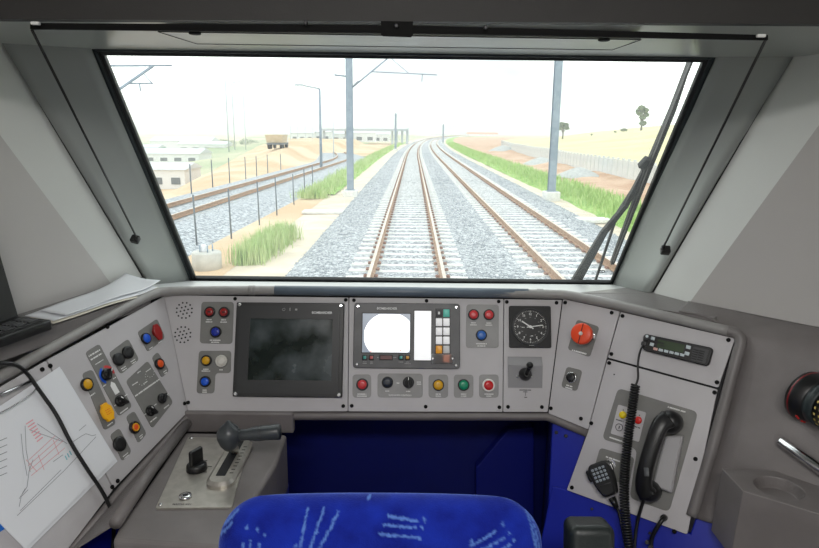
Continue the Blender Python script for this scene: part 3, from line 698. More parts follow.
# ------------------------------------------------------------------ speedometer panel
sp_ = plate('control_panel', CP, [(349.2, 297.5), (503.6, 299), (502.6, 412), (348.2, 411.5)], 'grey centre panel around the lit speed display')
for x, y in ((354, 300.2), (426.5, 300.8), (498.7, 301.5), (351.8, 405.8), (425.7, 406.6), (499.3, 407.2)): screw(CP, sp_, x, y)
escpoly(CP, sp_, [(466.3, 304.5), (498.7, 304.8), (498.5, 348), (465.7, 348)], M_escl)
legend(CP, sp_, [(473.3, 323, .011, .0024, 0), (473.3, 325, .015, .0024, 0), (488.6, 323.2, .011, .0024, 0), (488.6, 325.2, .015, .0024, 0), (481.2, 343.8, .024, .0026, 0), (481.2, 346, .018, .0022, 0)])
button(CP, sp_, 473.5, 314.7, M_redb, bez=M_bezel, rc=.0098, label='bright red push button'); button(CP, sp_, 488.8, 314.8, M_redb, bez=M_bezel, rc=.0098, label='bright red push button'); button(CP, sp_, 481.3, 335.2, mat('mid_blue_cap', rgb(52, 104, 180), .3), rc=.0100, bez=M_bezel)
for (cx_, w) in ((362, 18.5), (438.3, 19.5), (463.5, 19.5), (488.7, 19.5)):
    escpoly(CP, sp_, [(cx_-w/2, 374.5), (cx_+w/2, 374.5), (cx_+w/2, 397.5), (cx_-w/2, 397.5)], M_escl)
    legend(CP, sp_, [(cx_, 394, .02 if cx_ < 380 or cx_ > 480 else .012, .0024, 0), (cx_, 396, .022 if cx_ < 380 else .012, .0022, 0)])
escpoly(CP, sp_, [(377.7, 373.3), (422.7, 373.6), (422.7, 397.5), (377.7, 397.2)], M_escl)
legend(CP, sp_, [(387.3, 391, .009, .0022, 0), (408.3, 391.3, .009, .0022, 0), (398, 383, .006, .002, 0), (419, 382, .010, .002, 0), (419, 384, .010, .002, 0)])
text(CP, sp_, 'WASH/WIPE CONTROLS', 400, 395.2, .0033)
button(CP, sp_, 362.3, 384.4, M_redb, .0135, .0102, bez=M_bezel); knob(CP, sp_, 387.5, 382.3, .0128, 0, .013, stubby=True, ring=M_bezel, m=mat('blue_black_grip', rgb(26, 34, 48), .4), mark=False)
knob(CP, sp_, 408.5, 382.3, .0128, 0, .016, ring=M_bezel, m=M_blkm)
button(CP, sp_, 438.3, 385, M_yel, .0128, .0105, bez=M_bezel); button(CP, sp_, 463.5, 384.9, M_grn, .0130, .0105, bez=M_bezel); button(CP, sp_, 488.5, 385.3, M_red if 0 else mat('signal_red', rgb(196, 26, 30), .3), .0145, .0105, bez=mat('white_collar', rgb(232, 228, 224), .4), label='red push button with white collar')
# the speed display unit
ucx, ucy = CP.l(406.8, 335.8); un = empty('speed_display', mtx=CP.m @ Matrix.Translation((ucx, ucy, PT))); tag(un, 'charcoal speed display unit with glowing white dial and keypad', 'display')
uw = CP.l(459.7, 336)[0]-CP.l(354, 336)[0]; uh = CP.l(407, 303.4)[1]-CP.l(407, 368.2)[1]
UF = Frame(CP.at(ucx, ucy, PT), CP.n, CP.u)
M_unit = mat('unit_charcoal', rgb(74, 74, 76), .42, col2=rgb(84, 84, 86), nscale=25)
MB().prism(rrect(uw, uh, .008), 0, .008, .0012).build('housing', M_unit, un)
H8 = .008
for sx in (-1, 1):
    for sy in (-1, 1): MB().lathe([(.0035, H8), (.0035, H8+.001), (.0022, H8+.0018)], 12, (sx*(uw/2-.009), sy*(uh/2-.008), 0)).build('screw', M_chrome, un)
def urect(x0, y0, x1, y1, h=H8): a = UF.l(x0, y0, h); b2 = UF.l(x1, y1, h); return a, b2
a, b2 = urect(362.8, 313.4, 409.9, 352.8)
ringmb([(a[0]-.002, b2[1]-.002), (b2[0]+.002, b2[1]-.002), (b2[0]+.002, a[1]+.002), (a[0]-.002, a[1]+.002)], [(a[0], b2[1]), (b2[0], b2[1]), (b2[0], a[1]), (a[0], a[1])], H8-.001, H8+.0022).build('screen_surround', M_blk, un)
M_lcd = mat('lcd_backdrop', rgb(120, 128, 138), .25, emit=rgb(160, 172, 190), estr=.42)
M_dial = mat('lit_dial', rgb(235, 238, 240), .3, emit=(1, 1, 1, 1), estr=.75)
scn = MB().box(((a[0]+b2[0])/2, (a[1]+b2[1])/2, H8), (b2[0]-a[0], a[1]-b2[1], .001)).build('screen', M_lcd, un)
dc = UF.l(389.5, 336, H8); rr = .0535; pts = []
for k in range(64):
    q = (dc[0]+rr*1.09*math.cos(2*math.pi*k/64), dc[1]+rr*math.sin(2*math.pi*k/64)); pts.append((min(max(q[0], a[0]+.004), b2[0]-.0005), min(max(q[1], b2[1]+.0005), a[1]-.001)))
MB().add([(x, y, H8+.0008) for x, y in pts], [tuple(range(64))]).build('dial', M_dial, scn, fix=False)
nd = MB(); e0_ = UF.l(372, 351, H8); e1_ = UF.l(382, 340, H8); nd.tube([(*e0_, H8+.001), (*e1_, H8+.001)], .0005, 4); nd.build('needle', mat('needle_orange', rgb(240, 190, 110), .4, emit=rgb(240, 190, 110), estr=.6), scn)
tk = MB()
for x, y in ((371, 351.4), (400.5, 350.5), (386, 351)): q = UF.l(x, y, H8); tk.box((*q, H8+.001), (.003, .002, .0004))
tk.build('scale_marks', mat('mark_red', rgb(230, 110, 100), .4, emit=rgb(230, 110, 100), estr=.5), scn)
a, b2 = urect(414.5, 310.8, 431, 360.3)
ringmb([(a[0]-.002, b2[1]-.002), (b2[0]+.002, b2[1]-.002), (b2[0]+.002, a[1]+.002), (a[0]-.002, a[1]+.002)], [(a[0], b2[1]), (b2[0], b2[1]), (b2[0], a[1]), (a[0], a[1])], H8-.001, H8+.0022).build('strip_surround', M_blk, un)
MB().box(((a[0]+b2[0])/2, (a[1]+b2[1])/2, H8), (b2[0]-a[0], a[1]-b2[1], .001)).build('strip_display', mat('lit_strip', rgb(220, 222, 224), .3, emit=(1, 1, 1, 1), estr=.55), un)
a, b2 = urect(435.2, 308.6, 450.3, 361.5)
MB().box(((a[0]+b2[0])/2, (a[1]+b2[1])/2, H8+.0005), (b2[0]-a[0], a[1]-b2[1], .002)).build('keypad', M_blk, un)
M_keyw = mat('white_key', rgb(226, 226, 228), .35, emit=(1, 1, 1, 1), estr=.25)
keycol = [[M_bezel, mat('teal_key', rgb(84, 196, 178), .35)], [M_keyw]*2, [M_keyw]*2, [M_keyw]*2, [mat('amber_key', rgb(246, 166, 20), .35), mat('grey_key', rgb(206, 206, 206), .35)], [None, mat('salmon_key', rgb(244, 150, 116), .35)]]
for i, y in enumerate((313.2, 322.2, 331.4, 340.4, 349.6, 358.4)):
    for j, x in enumerate((439, 446.4)):
        if keycol[i][j] is None: continue
        q = UF.l(x, y, .01); MB().rbox((q[0], q[1], H8+.003), (.0142, .0172, .005), .0012).build('key', keycol[i][j], un)
q = UF.l(439, 313, .0135); MB().box((q[0], q[1], H8+.0058), (.004, .006, .0004)).build('key_symbol', M_white, un)
q0_ = UF.l(442.5, 358.8, .012); gc = glassy('clear_guard_plastic', tint=(.92, .92, .92, 1), film=.35, rough=.5)
MB().rbox((q0_[0], q0_[1], H8+.008), (.051, .0215, .004), .002).build('key_guard', gc, un)
for x in (432.8, 452.5): qq = UF.l(x, 358.5, .012); MB().lathe([(.002, H8+.009), (.002, H8+.0115)], 10, (qq[0], qq[1], 0)).build('guard_screw', M_chrome, un)
for x, m_ in ((364.8, mat('teal_lamp', rgb(60, 150, 140), .3)), (371.5, mat('rose_lamp', rgb(190, 90, 90), .3)), (401, mat('teal_lamp', rgb(60, 150, 140), .3)), (407.5, mat('ochre_lamp', rgb(206, 150, 60), .3))):
    q = UF.l(x, 357.5, H8); k_ = MB().rbox((q[0], q[1], H8+.001), (.0115, .0115, .004), .001).build('indicator_key', M_blk, un); MB().rbox((q[0], q[1], H8+.003), (.0068, .0068, .003), .0008).build('lens', m_, k_)
q = UF.l(386.2, 357.5, H8); nb = MB().rbox((q[0], q[1], H8+.001), (.030, .0115, .003), .0008).build('number_display', M_blk, un); MB().box((q[0], q[1], H8+.0027), (.026, .0085, .0005)).build('digits', mat('dark_red_window', rgb(86, 24, 24), .3), nb)
text(None, un, 'BOMBARDIER', *UF.l(387, 308.6, H8), .0054, MATS['brand_grey'], H8+.0004, 'brand_lettering')
legend(UF, un, [(365, 361.8, .008, .0018, 0), (365, 363.3, .009, .0018, 0), (371.7, 362, .006, .0018, 0), (371.7, 363.5, .006, .0018, 0), (378, 357.5, .003, .002, 0), (395, 357.5, .007, .002, 0), (401, 362, .010, .0018, 0), (407.7, 362, .008, .0018, 0), (407.7, 363.6, .014, .0018, 0)], MATS['icon_grey'], z=H8+.0004)

# ------------------------------------------------------------------ clock panel
cp_ = plate('control_panel', CP, [(503.9, 299), (562, 299.8), (547.6, 412), (502.9, 412)], 'narrow grey panel holding the round clock and a toggle lever')
for x, y in ((506.8, 302), (556.5, 302.8), (508, 406.8), (541.8, 407)): screw(CP, cp_, x, y)
ccx, ccy = CP.l(529.4, 327); ck = empty('panel_clock', mtx=CP.m @ Matrix.Translation((ccx, ccy, PT))); tag(ck, 'square black panel clock with round dial and white hands', 'clock')
cw = .0945; bev(MB().prism(rrect(cw, cw, .004), 0, .008, .001).build('housing', M_blkm, ck), .0005)
MB().lathe([(.0415, .007), (.0415, .0115), (.0395, .0120), (.0385, .0085)], 40, cap=False).build('bezel_ring', M_bezel, ck)
fc = MB().lathe([(.0388, .0075), (.0388, .0086)], 40).build('face', mat('clock_face_black', rgb(14, 14, 15), .35), ck)
mk = MB()
for k in range(60):
    a = 2*math.pi*k/60; L = .004 if k % 5 == 0 else .002; R = Matrix.Rotation(-a, 3, 'Z')
    mk.box(R @ V((0, .0365-L/2, .0088)), (.0011 if k % 5 == 0 else .0005, L, .0003), R)
mk.build('minute_marks', M_white, fc)
for k in range(1, 13):
    a = 2*math.pi*k/12; text(None, fc, str(k), .0285*math.sin(a), .0285*math.cos(a), .0052, z=.0088, name='numeral')
for k in range(13, 25):
    a = 2*math.pi*k/12; text(None, fc, str(k), .0215*math.sin(a), .0215*math.cos(a), .0026, MATS['icon_grey'], z=.0088, name='small_numeral')
def hand(name, ang, L, w):
    R = Matrix.Rotation(-rad(ang), 3, 'Z'); mb = MB(); mb.box(R @ V((0, L/2-.004, .0096)), (w, L+.008, .0008), R); return mb.build(name, M_white, ck)
hand('hour_hand', 303, .023, .0026); hand('minute_hand', 82, .028, .0020); MB().lathe([(.0032, .009), (.0032, .0108)], 16).build('hub', M_white, ck)
legend(Frame(CP.at(ccx, ccy, PT), CP.n, CP.u), fc, [(531, 345.2, .011, .002, 0), (522.5, 327.5, .006, .002, 0), (531.5, 336, .005, .0018, 0)], M_white, z=.0089)
# recessed toggle with boot: a shallow tray
rc0, rc1 = CP.l(507.5, 356.5), CP.l(542, 388)
M_tray = mat('tray_grey', rgb(150, 149, 151), .45)
tr_ = ringmb([(rc0[0]-.001, rc1[1]-.001), (rc1[0]+.001, rc1[1]-.001), (rc1[0]+.001, rc0[1]+.001), (rc0[0]-.001, rc0[1]+.001)], [(rc0[0], rc1[1]), (rc1[0], rc1[1]), (rc1[0], rc0[1]), (rc0[0], rc0[1])], PT-.0005, PT+.0006).build('tray_rim', M_panel, cp_)
tw = rc1[0]-rc0[0]; th = rc0[1]-rc1[1]; tcx, tcy = (rc0[0]+rc1[0])/2, (rc0[1]+rc1[1])/2
mb = MB(); mb.add([(rc0[0], rc1[1], PT+.0004), (rc1[0], rc1[1], PT+.0004), (rc1[0], rc0[1]-th*.28, PT+.010), (rc0[0], rc0[1]-th*.28, PT+.010), (rc0[0], rc0[1], PT+.0004), (rc1[0], rc0[1], PT+.0004)], [(0, 1, 2, 3), (3, 2, 5, 4), (0, 3, 4), (1, 5, 2)]).build('tray', M_tray, cp_)
lev = MB().lathe([(.0135, .004), (.0145, .010), (.012, .017), (.008, .024), (.0055, .030)], 20).build('toggle_lever', M_blk, cp_); place(lev, CP, 524.5, 374, PT)
MB().tube([V((0, 0, .026)), V((.002, .012, .040)), V((.003, .018, .048))], [.005, .0048, .0052], 14).lathe([(.001, -.008), (.0062, -.005), (.0078, 0), (.006, .005), (.001, .0075)], 16, (.003, .02, .051)).build('lever_handle', M_blk, lev)
for x, y in ((517, 376.5), (531, 376.7)): o = MB().lathe([(.0028, .005), (.0028, .0075), (.0016, .0085)], 12).build('screw', M_chrome, cp_); place(o, CP, x, y, PT)
legend(CP, cp_, [(525, 390, .026, .0022, 0), (525, 391.8, .01, .002, 0), (525.5, 397.3, .006, .002, 0)], M_prnt, z=PT+.0004)
u, v = CP.l(525.3, 394); MB().box((u, v, PT+.0004), (.0008, .007, .0003)).build('arrow_mark', M_prnt, cp_)

# ------------------------------------------------------------------ right wing panels
ep = plate('control_panel', RW, [(563.2, 299), (620.3, 311.5), (607.3, 358), (588.6, 429.5), (548.7, 413.5)], 'angled grey panel with the orange-red round knob beside the clock')
for x, y in ((565.3, 302.6), (611.8, 312.7), (611.4, 354), (551, 408.3), (581, 418.6)): screw(RW, ep, x, y)
escpoly(RW, ep, [(577.5, 319.5), (600, 327), (590.5, 357.5), (568, 349.5)]); legend(RW, ep, [(579.8, 352.3, .034, .0034, 0)])
ek = MB().lathe([(.0115, 0), (.0115, .016), (.0105, .024)], 22).build('emergency_knob', M_steel, ep); place(ek, RW, 586.5, 335.6, BASE)
hd = MB().lathe([(.0205, .024), (.0228, .026), (.0232, .036), (.0225, .0395), (.020, .041), (.004, .041)], 32).build('knob_head', M_orr, ek)
MB().box((0, .0115, .0413), (.0018, .02, .0006)).box((0, -.0115, .0413), (.0018, .02, .0006)).build('split_line', M_redd, ek)
MB().lathe([(.0042, .0405), (.0042, .0425), (.002, .0432)], 14).build('centre_screw', M_cream, ek)
MB().rbox((.016, .002, .008), (.012, .012, .012), .002).build('lock_block', M_chrome, ek)
escpoly(RW, ep, [(567.3, 366.5), (583, 370.5), (577.5, 391.5), (561.5, 387)]); legend(RW, ep, [(570, 386, .014, .0028, 0), (569.5, 388.3, .016, .0028, 0)])
bb = button(RW, ep, 571.5, 377.5, M_blk, .0125, .0098, bez=M_chrome, hgt=.009)
rp = plate('control_panel', RW, [(621, 312), (735.5, 338.5), (718.5, 388), (608, 357.8)], 'grey panel carrying the two-way radio on the right wing')
for x, y in ((622.6, 316), (728.5, 340), (717, 382.3)): screw(RW, rp, x, y)
pp = plate('control_panel', RW, [(607.6, 359.3), (718, 389.5), (687.5, 534.5), (567, 490), (588.5, 431)], 'tall grey panel with the telephone handset and warning buttons')
for x, y in ((609.3, 363), (714.6, 392.5), (591.3, 423.2), (572, 487.5), (695.5, 459), (674.5, 531.5)): screw(RW, pp, x, y)
sm_ = MB().lathe([(.0016, 0), (.0016, .001)], 8).build('pin', M_blk, pp); place(sm_, RW, 614.3, 374.5, PT)
escpoly(RW, pp, [(618.5, 388), (698.5, 412), (669.5, 512), (630, 498), (637.5, 449), (602.5, 439)], r=.012)
escpoly(RW, pp, [(600.5, 447.5), (635, 457.5), (629, 485), (593, 474)], r=.008)
lg = escpoly(RW, pp, [(618.8, 404.6), (646.8, 412.6), (639.5, 442), (611.2, 433.5)], M_panel, r=.003, name='button_plate', h=.0012, base=BASE)
legend(RW, pp, [(620.5, 420.5, .016, .0022, 0), (637, 427, .016, .0022, 0)], M_prnt, z=BASE+.0016); legend(RW, pp, [(620, 440.5, .042, .003, 0), (677, 409.5, .034, .003, 0), (613.5, 459, .030, .003, 0)])
mb = MB()
for x, y in ((624, 410), (640, 415.3)): u, v = RW.l(x, y); mb.box((u, v, BASE+.0014), (.002, .002, .0004))
mb.build('dot_mark', M_prnt, pp)
def flatbtn(x, y, m_, nm='warning_button', r=.0068):
    b_ = MB().lathe([(r*1.15, .001), (r*1.15, .003), (r*.98, .0045), (r*.4, .005)], 18).build(nm, m_, pp); place(b_, RW, x, y, BASE); return b_
flatbtn(623, 415, mat('yellow_button', rgb(236, 208, 20), .35)); flatbtn(638.3, 420.2, mat('red_button', rgb(214, 40, 34), .35))
kk = MB().tube([V((.0072*math.cos(a), .0072*math.sin(a), .002)) for a in [2*math.pi*k/20 for k in range(21)]], .0007, 5).box((0, 0, .0016), (.002, .006, .001)).build('key_slot', M_prnt, pp); place(kk, RW, 619.4, 427.3, BASE)
jp = escpoly(RW, pp, [(651, 508), (670, 515), (667, 524), (649, 517)], M_panel, r=.001, name='jack_plate', h=.0006)

# radio
rcx, rcy = RW.l(679, 350); rq = [RW.l(*p, PT) for p in ((645, 334.2), (714.3, 348.6), (709.3, 367), (643.5, 350.5))]
rd = empty('two_way_radio', mtx=RW.m @ Matrix.Translation((0, 0, PT))); tag(rd, 'black two-way radio with green display and speaker slots', 'radio')
rp4 = ccw(rq); MB().prism(roundpoly(rp4, .008, 5), 0, .012, .0018).build('housing', M_blk, rd)
RF = Frame(RW.at(0, 0, PT), RW.n, RW.u); HH = .0122
def rl(x, y): return RF.l(x, y, HH)
dsp = ccw([rl(*p) for p in ((658.5, 339.5), (685, 345), (683, 353), (656.8, 347.5))]); MB().prism(dsp, HH-.001, HH+.0008).build('display', mat('lcd_green', rgb(62, 76, 56), .25), rd)
legend(RF, rd, [(662, 343.5, .012, .003, -.03), (664, 346.5, .010, .003, -.03)], M_blk, z=HH+.0012)
for x, y, w_, h_ in ((653, 338.5, .008, .007), (652, 344.5, .008, .007), (688.5, 347.3, .009, .007), (687, 353.6, .009, .007)): 
    u, v = rl(x, y); MB().rbox((u, v, HH+.001), (w_, h_, .003), .001, Matrix.Rotation(-.02, 3, 'Z')).build('key', mat('pale_key', rgb(190, 200, 204), .4), rd)
for i in range(6):
    x, y = 655.5+i*5.35, 349+i*1.2; u, v = rl(x, y); MB().rbox((u, v, HH+.001), (.0085, .0055, .003), .001, Matrix.Rotation(-.02, 3, 'Z')).build('key', MATS['pale_key'] if i else mat('pink_key', rgb(214, 170, 160), .4), rd)
gp = ccw([rl(*p) for p in ((693.5, 346.5), (709, 349.8), (705.3, 363.3), (690.5, 360))]); sgp = MB().prism(roundpoly(gp, .002, 2), HH-.001, HH+.0014).build('speaker', M_bezel, rd)
for i in range(5):
    for j in range(2):
        u, v = rl(696+6.2*j-.55*i, 350+1.3*j+2.2*i); MB().box((u, v, HH+.0015), (.0105, .0022, .0006), Matrix.Rotation(-.03, 3, 'Z')).build('slot', M_dark, sgp)
u, v = rl(647.3, 337.5); MB().lathe([(.007, HH-.001), (.0065, HH+.006), (.005, HH+.007)], 18, (u, v, 0)).build('volume_knob', M_bezel, rd)
u, v = rl(647.8, 336.6); MB().lathe([(.0035, HH+.005), (.003, HH+.0078)], 12, (u, v, 0)).build('knob_cap', MATS['pale_key'], rd)
u, v = rl(644.5, 344); MB().rbox((u, v, HH+.003), (.011, .009, .010), .002).build('plug', M_bezel, rd)

# radio microphone on its clip with the coiled cord
mc = empty('hand_microphone', mtx=RW.m @ Matrix.Translation((0, 0, PT))); tag(mc, 'black keypad microphone hanging with a long coiled cord from the radio', 'microphone')
def ml(x, y, h): a_ = RF.l(x, y, h); return V((a_[0], a_[1], h))
up_ = (ml(600, 463, .02)-ml(613, 494, .02)); ang = math.atan2(up_.y, up_.x)-math.pi/2
Rm = Matrix.Rotation(ang, 3, 'Z'); cc = ml(603, 478, .022)
body = [(-.013, -.036), (.013, -.036), (.021, -.012), (.024, .020), (.017, .032), (-.017, .032), (-.024, .020), (-.021, -.012)]
bp_ = [Rm @ V((x, y, 0)) for x, y in body]
bo = MB().prism(roundpoly([(p.x+cc.x, p.y+cc.y) for p in bp_], .007, 5), .006, .030, .004).build('body', M_blkm, mc)
for i in range(4):
    for j in range(4):
        p = Rm @ V((-.0118+.0079*i, -.003+.0076*j, 0)); MB().rbox((p.x+cc.x, p.y+cc.y, .031), (.0056, .0052, .003), .0012, Rm).build('key', mat('mic_key', rgb(150, 158, 166), .4), bo)
p = Rm @ V((0, -.013, 0)); MB().rbox((p.x+cc.x, p.y+cc.y, .0305), (.026, .002, .002), .0005, Rm).build('label_strip', M_bezel, bo)
p = Rm @ V((-.0255, .012, 0)); MB().rbox((p.x+cc.x, p.y+cc.y, .017), (.009, .024, .014), .003, Rm).build('talk_button', M_blk, mc)
p = Rm @ V((.02, .02, 0)); MB().lathe([(.003, -.0005), (.003, .018)], 10, (p.x+cc.x, p.y+cc.y, 0)).lathe([(.011, -.0009), (.011, .003)], 16, (p.x+cc.x, p.y+cc.y, 0)).build('hanger', M_chrome, mc)
p = Rm @ V((0, -.040, 0)); q = Rm @ V((.001, -.062, 0))
MB().tube([V((p.x+cc.x, p.y+cc.y, .018)), V((q.x+cc.x, q.y+cc.y, .018))], [.008, .005], 12).build('strain_relief', M_blk, mc)
tail = [V((q.x+cc.x, q.y+cc.y, .018)), ml(619, 512, .016), ml(622.5, 530, .02), ml(626, 549, .03), ml(634, 575, .04)]
MB().tube(smoothpath(tail), .0028, 8).build('cord', M_blk, mc)
lead = [ml(643, 345, .02), ml(639.5, 352, .03), ml(637.5, 366, .034), ml(638.5, 378, .034), ml(635.5, 386, .034)]
MB().tube(smoothpath(lead), .0022, 8).build('cord', M_blk, mc)
cpth = smoothpath([ml(x, y, .036) for x, y in ((635.5, 385), (632, 410), (627, 445), (624, 480), (624.5, 510), (629, 548), (634, 575))], 3)
# arc-length resample and coil
def resample(pts, n):
    L = [0]
    for a_, b_ in zip(pts, pts[1:]): L.append(L[-1]+(b_-a_).length)
    out = []; j = 0
    for i in range(n):
        s_ = L[-1]*i/(n-1)
        while j < len(L)-2 and L[j+1] < s_: j += 1
        out.append(pts[j].lerp(pts[j+1], (s_-L[j])/max(1e-9, L[j+1]-L[j])))
    return out, L[-1]
_, LL = resample(cpth, 10); turns = int(LL/.0052); N = turns*9; cpts, _ = resample(cpth, N+1); coil = []
for i, p in enumerate(cpts):
    t_ = (cpts[min(i+1, N)]-cpts[max(i-1, 0)]).normalized(); a_ = t_.cross(V((0, 0, 1))).normalized(); b_ = t_.cross(a_)
    w_ = 2*math.pi*i/9; coil.append(p+(a_*math.cos(w_)+b_*math.sin(w_))*.0078)
MB().tube(coil, .0023, 5).build('coiled_cord', M_blk, mc)

# telephone handset in its cradle
tl_ = empty('telephone_handset', mtx=RW.m @ Matrix.Translation((0, 0, BASE))); tag(tl_, 'black telephone handset hung in a pale grey cradle', 'telephone')
TF = Frame(RW.at(0, 0, BASE), RW.n, RW.u)
def tl3(x, y, h): a_ = TF.l(x, y, h); return V((a_[0], a_[1], h))
crd = ccw([TF.l(*p, .004) for p in ((667, 436), (684, 435.5), (678, 466), (673, 493), (654, 485), (660, 460))])
MB().prism(roundpoly(crd, .005, 4), 0, .018, .003).build('cradle', mat('cradle_grey', rgb(166, 164, 166), .45), tl_)
top, bot = tl3(670, 422, .026), tl3(650, 491, .022); ax = (top-bot).normalized()
for nm_, c_, r_ in (('earpiece', top, .0235), ('mouthpiece', bot, .021)): MB().lathe([(r_*.6, -.022), (r_*.95, -.018), (r_, -.006), (r_*.97, .008), (r_*.75, .018), (r_*.3, .022)], 22, c_).build(nm_, M_blk, tl_)
gpath = smoothpath([tl3(668, 419, .05), tl3(660, 424, .060), tl3(652, 446, .064), tl3(645, 470, .062), tl3(643, 488, .052), tl3(648, 495, .044)], 2)
mb = MB(); n_ = len(gpath); rows = []
for i, p in enumerate(gpath):
    t_ = (gpath[min(i+1, n_-1)]-gpath[max(i-1, 0)]).normalized(); s_ = t_.cross(V((0, 0, 1))).normalized(); u_ = s_.cross(t_)
    k = i/(n_-1); hw = .0145+.005*abs(2*k-1)**2; hh = .0125
    if i in (0, n_-1): hw *= .6; hh *= .6
    rows.append([p+s_*hw*math.copysign(abs(math.cos(w))**.7, math.cos(w))+u_*hh*math.copysign(abs(math.sin(w))**.7, math.sin(w)) for w in [2*math.pi*q/16 for q in range(17)]])
mb.grid(rows); mb.add(rows[0][:16], [tuple(range(16))]); mb.add(rows[-1][:16], [tuple(range(16))]); mb.build('grip', M_blk, tl_)
mb = MB(); 
for x, y in ((646.5, 472),): p = tl3(x, y, .0755); mb.rbox(p, (.009, .016, .002), .0008, Matrix.Rotation(.3, 3, 'Z'))
mb.build('talk_key', mat('dull_grey_key', rgb(80, 82, 84), .3), tl_)
cordp = smoothpath([tl3(645, 496, .03), tl3(641, 508, .02), tl3(637, 522, .012), tl3(634, 548, .012), tl3(636, 570, .012)], 2)
MB().tube(cordp, .0034, 8).build('cord', M_blk, tl_)
# jack lead
jk = empty('jack_lead', mtx=RW.m @ Matrix.Translation((0, 0, PT))); tag(jk, 'short black plugged lead below the telephone', 'cable')
MB().lathe([(.0065, -.0005), (.0065, .010), (.0045, .016)], 14, ml(664.5, 517.5, 0.0)).build('plug', M_blk, jk)
MB().tube(smoothpath([ml(664.5, 517.5, .014), ml(662, 520, .024), ml(656, 529, .022), ml(650.5, 540, .014), ml(652, 552, .012)], 2), .0042, 9).build('cord', M_blk, jk)
for x, y in ((649, 541), (652, 546)): MB().lathe([(.004, .010), (.004, .018)], 10, ml(x, y, 0)).build('cord_clip', M_bezel, jk)

# ------------------------------------------------------------------ master controller console, lower left
CZ = BLc.z-.03
cs = empty('controller_console', onz(210, 480, CZ)); tag(cs, 'grey side console under the left wing with steel controller plate', 'console')
def csl(ps): return [V(p)-cs.location for p in ps]
top_poly = [onz(185, 432, CZ), onz(287, 434, CZ), onz(276, 465, CZ), onz(232, 535, CZ), onz(225, 548, CZ), onz(112, 540, CZ), onz(118, 528, CZ)]
mb = MB().slab(csl(top_poly), (0, 0, 1), .14); bev(mb.build('console_top', M_desk, cs), .008, 3)
bk = [onz(187, 428, CZ), onz(287, 428.5, CZ)]; mb = MB().box((bk[0]+bk[1])/2-cs.location+V((0, .012, .012)), ((bk[1]-bk[0]).length+.03, .02, .05)); bev(mb.build('back_upstand', M_desk, cs), .005)
# raised rib along the wing side
rbp = [onz(116, 530, CZ), onz(150, 478, CZ), onz(187, 428, CZ)]; mb = MB().tube([p-cs.location+V((0, 0, .012)) for p in rbp], .011, 10); mb.build('rib', M_desk, cs)
# skirt between the wing's lower lip and the console
mb = MB().slab(csl([lipc[0], lipc[1], lipc[2], rbp[2]+V((0, 0, .01)), rbp[0]+V((0, 0, .01))]), LW.n, .01); mb.build('skirt', M_desk, cs)
pq = [onz(188, 438.5, CZ), onz(250, 440, CZ), onz(232, 509, CZ), onz(155.5, 510, CZ)]
SZN = V((0, 0, 1)); KF = Frame(cs.location, SZN, (1, 0, 0))
def kl(x, y, h=0.0): p = onz(x, y, CZ+h)-cs.location; return V((p.x, p.y, h))
ppoly = ccw([(p.x-cs.location.x, p.y-cs.location.y) for p in pq])
spl = MB().prism(roundpoly(ppoly, .004, 3), 0, .004, .0006).build('controller_plate', M_steel, cs)
pdir = (kl(188, 438.5)-kl(155.5, 510)); pa = math.atan2(pdir.y, pdir.x)-math.pi/2; RP = Matrix.Rotation(pa, 3, 'Z')
for x, y in ((191.5, 440), (160.5, 507), (246, 441.5)): MB().lathe([(.004, .004), (.004, .0055), (.002, .0065)], 12, kl(x, y)).build('screw', M_chrome, spl)
kb_ = MB().lathe([(.020, .004), (.019, .014), (.015, .018)], 24, kl(197, 471)).build('reverser_base', M_blk, cs)
kc = kl(197, 471); MB().rbox(kc+V((0, 0, .030)), (.009, .032, .034), .004, Matrix.Rotation(rad(-28), 3, 'Z')).build('reverser_grip', M_blk, cs)
kc2 = kl(185.7, 499); MB().lathe([(.0115, .004), (.011, .008), (.006, .0085)], 20, kc2).build('key_switch', M_chrome, cs)
MB().box(kc2+V((0, 0, .0088)), (.009, .005, .001), Matrix.Rotation(.3, 3, 'Z')).build('key_slot', M_dark, cs)
tx = text(None, cs, 'MASTER KEY', kl(182, 506.5).x, kl(182, 506.5).y, .0042, M_prnt, .0043)
p0_, p1_ = kl(241, 448), kl(220, 487); ml_ = (p0_+p1_)/2; dd = p0_-p1_; la = math.atan2(dd.y, dd.x)-math.pi/2; RL = Matrix.Rotation(la, 3, 'Z')
def xf(poly, R, c): return [((R @ V((x, y, 0))).x+c.x, (R @ V((x, y, 0))).y+c.y) for x, y in poly]
Lq = dd.length
MB().prism(xf(rrect(.052, Lq+.03, .0255, seg=8), RL, ml_), .004, .016, .006).build('quadrant_plate', M_steel, cs)
MB().prism(xf(rrect(.018, Lq-.012, .002), RL, ml_+V((-.002, .006, 0))), .015, .0166).build('lever_slot', M_dark, cs)
lx = MB()
for k in range(9):
    q = RL @ V((.016, -Lq*.35+k*Lq*.085, 0)); lx.box(ml_+q+V((0, 0, .0164)), (.007, .0022, .0004), RL)
lx.build('notch_marks', M_prnt, cs)
lg2 = MB()
for x, y in ((205.5, 462.5), (210, 468.5), (205, 474)): q = kl(x, y); lg2.box(q+V((0, 0, .0043)), (.008, .002, .0004))
lg2.build('legend', M_prnt, cs)
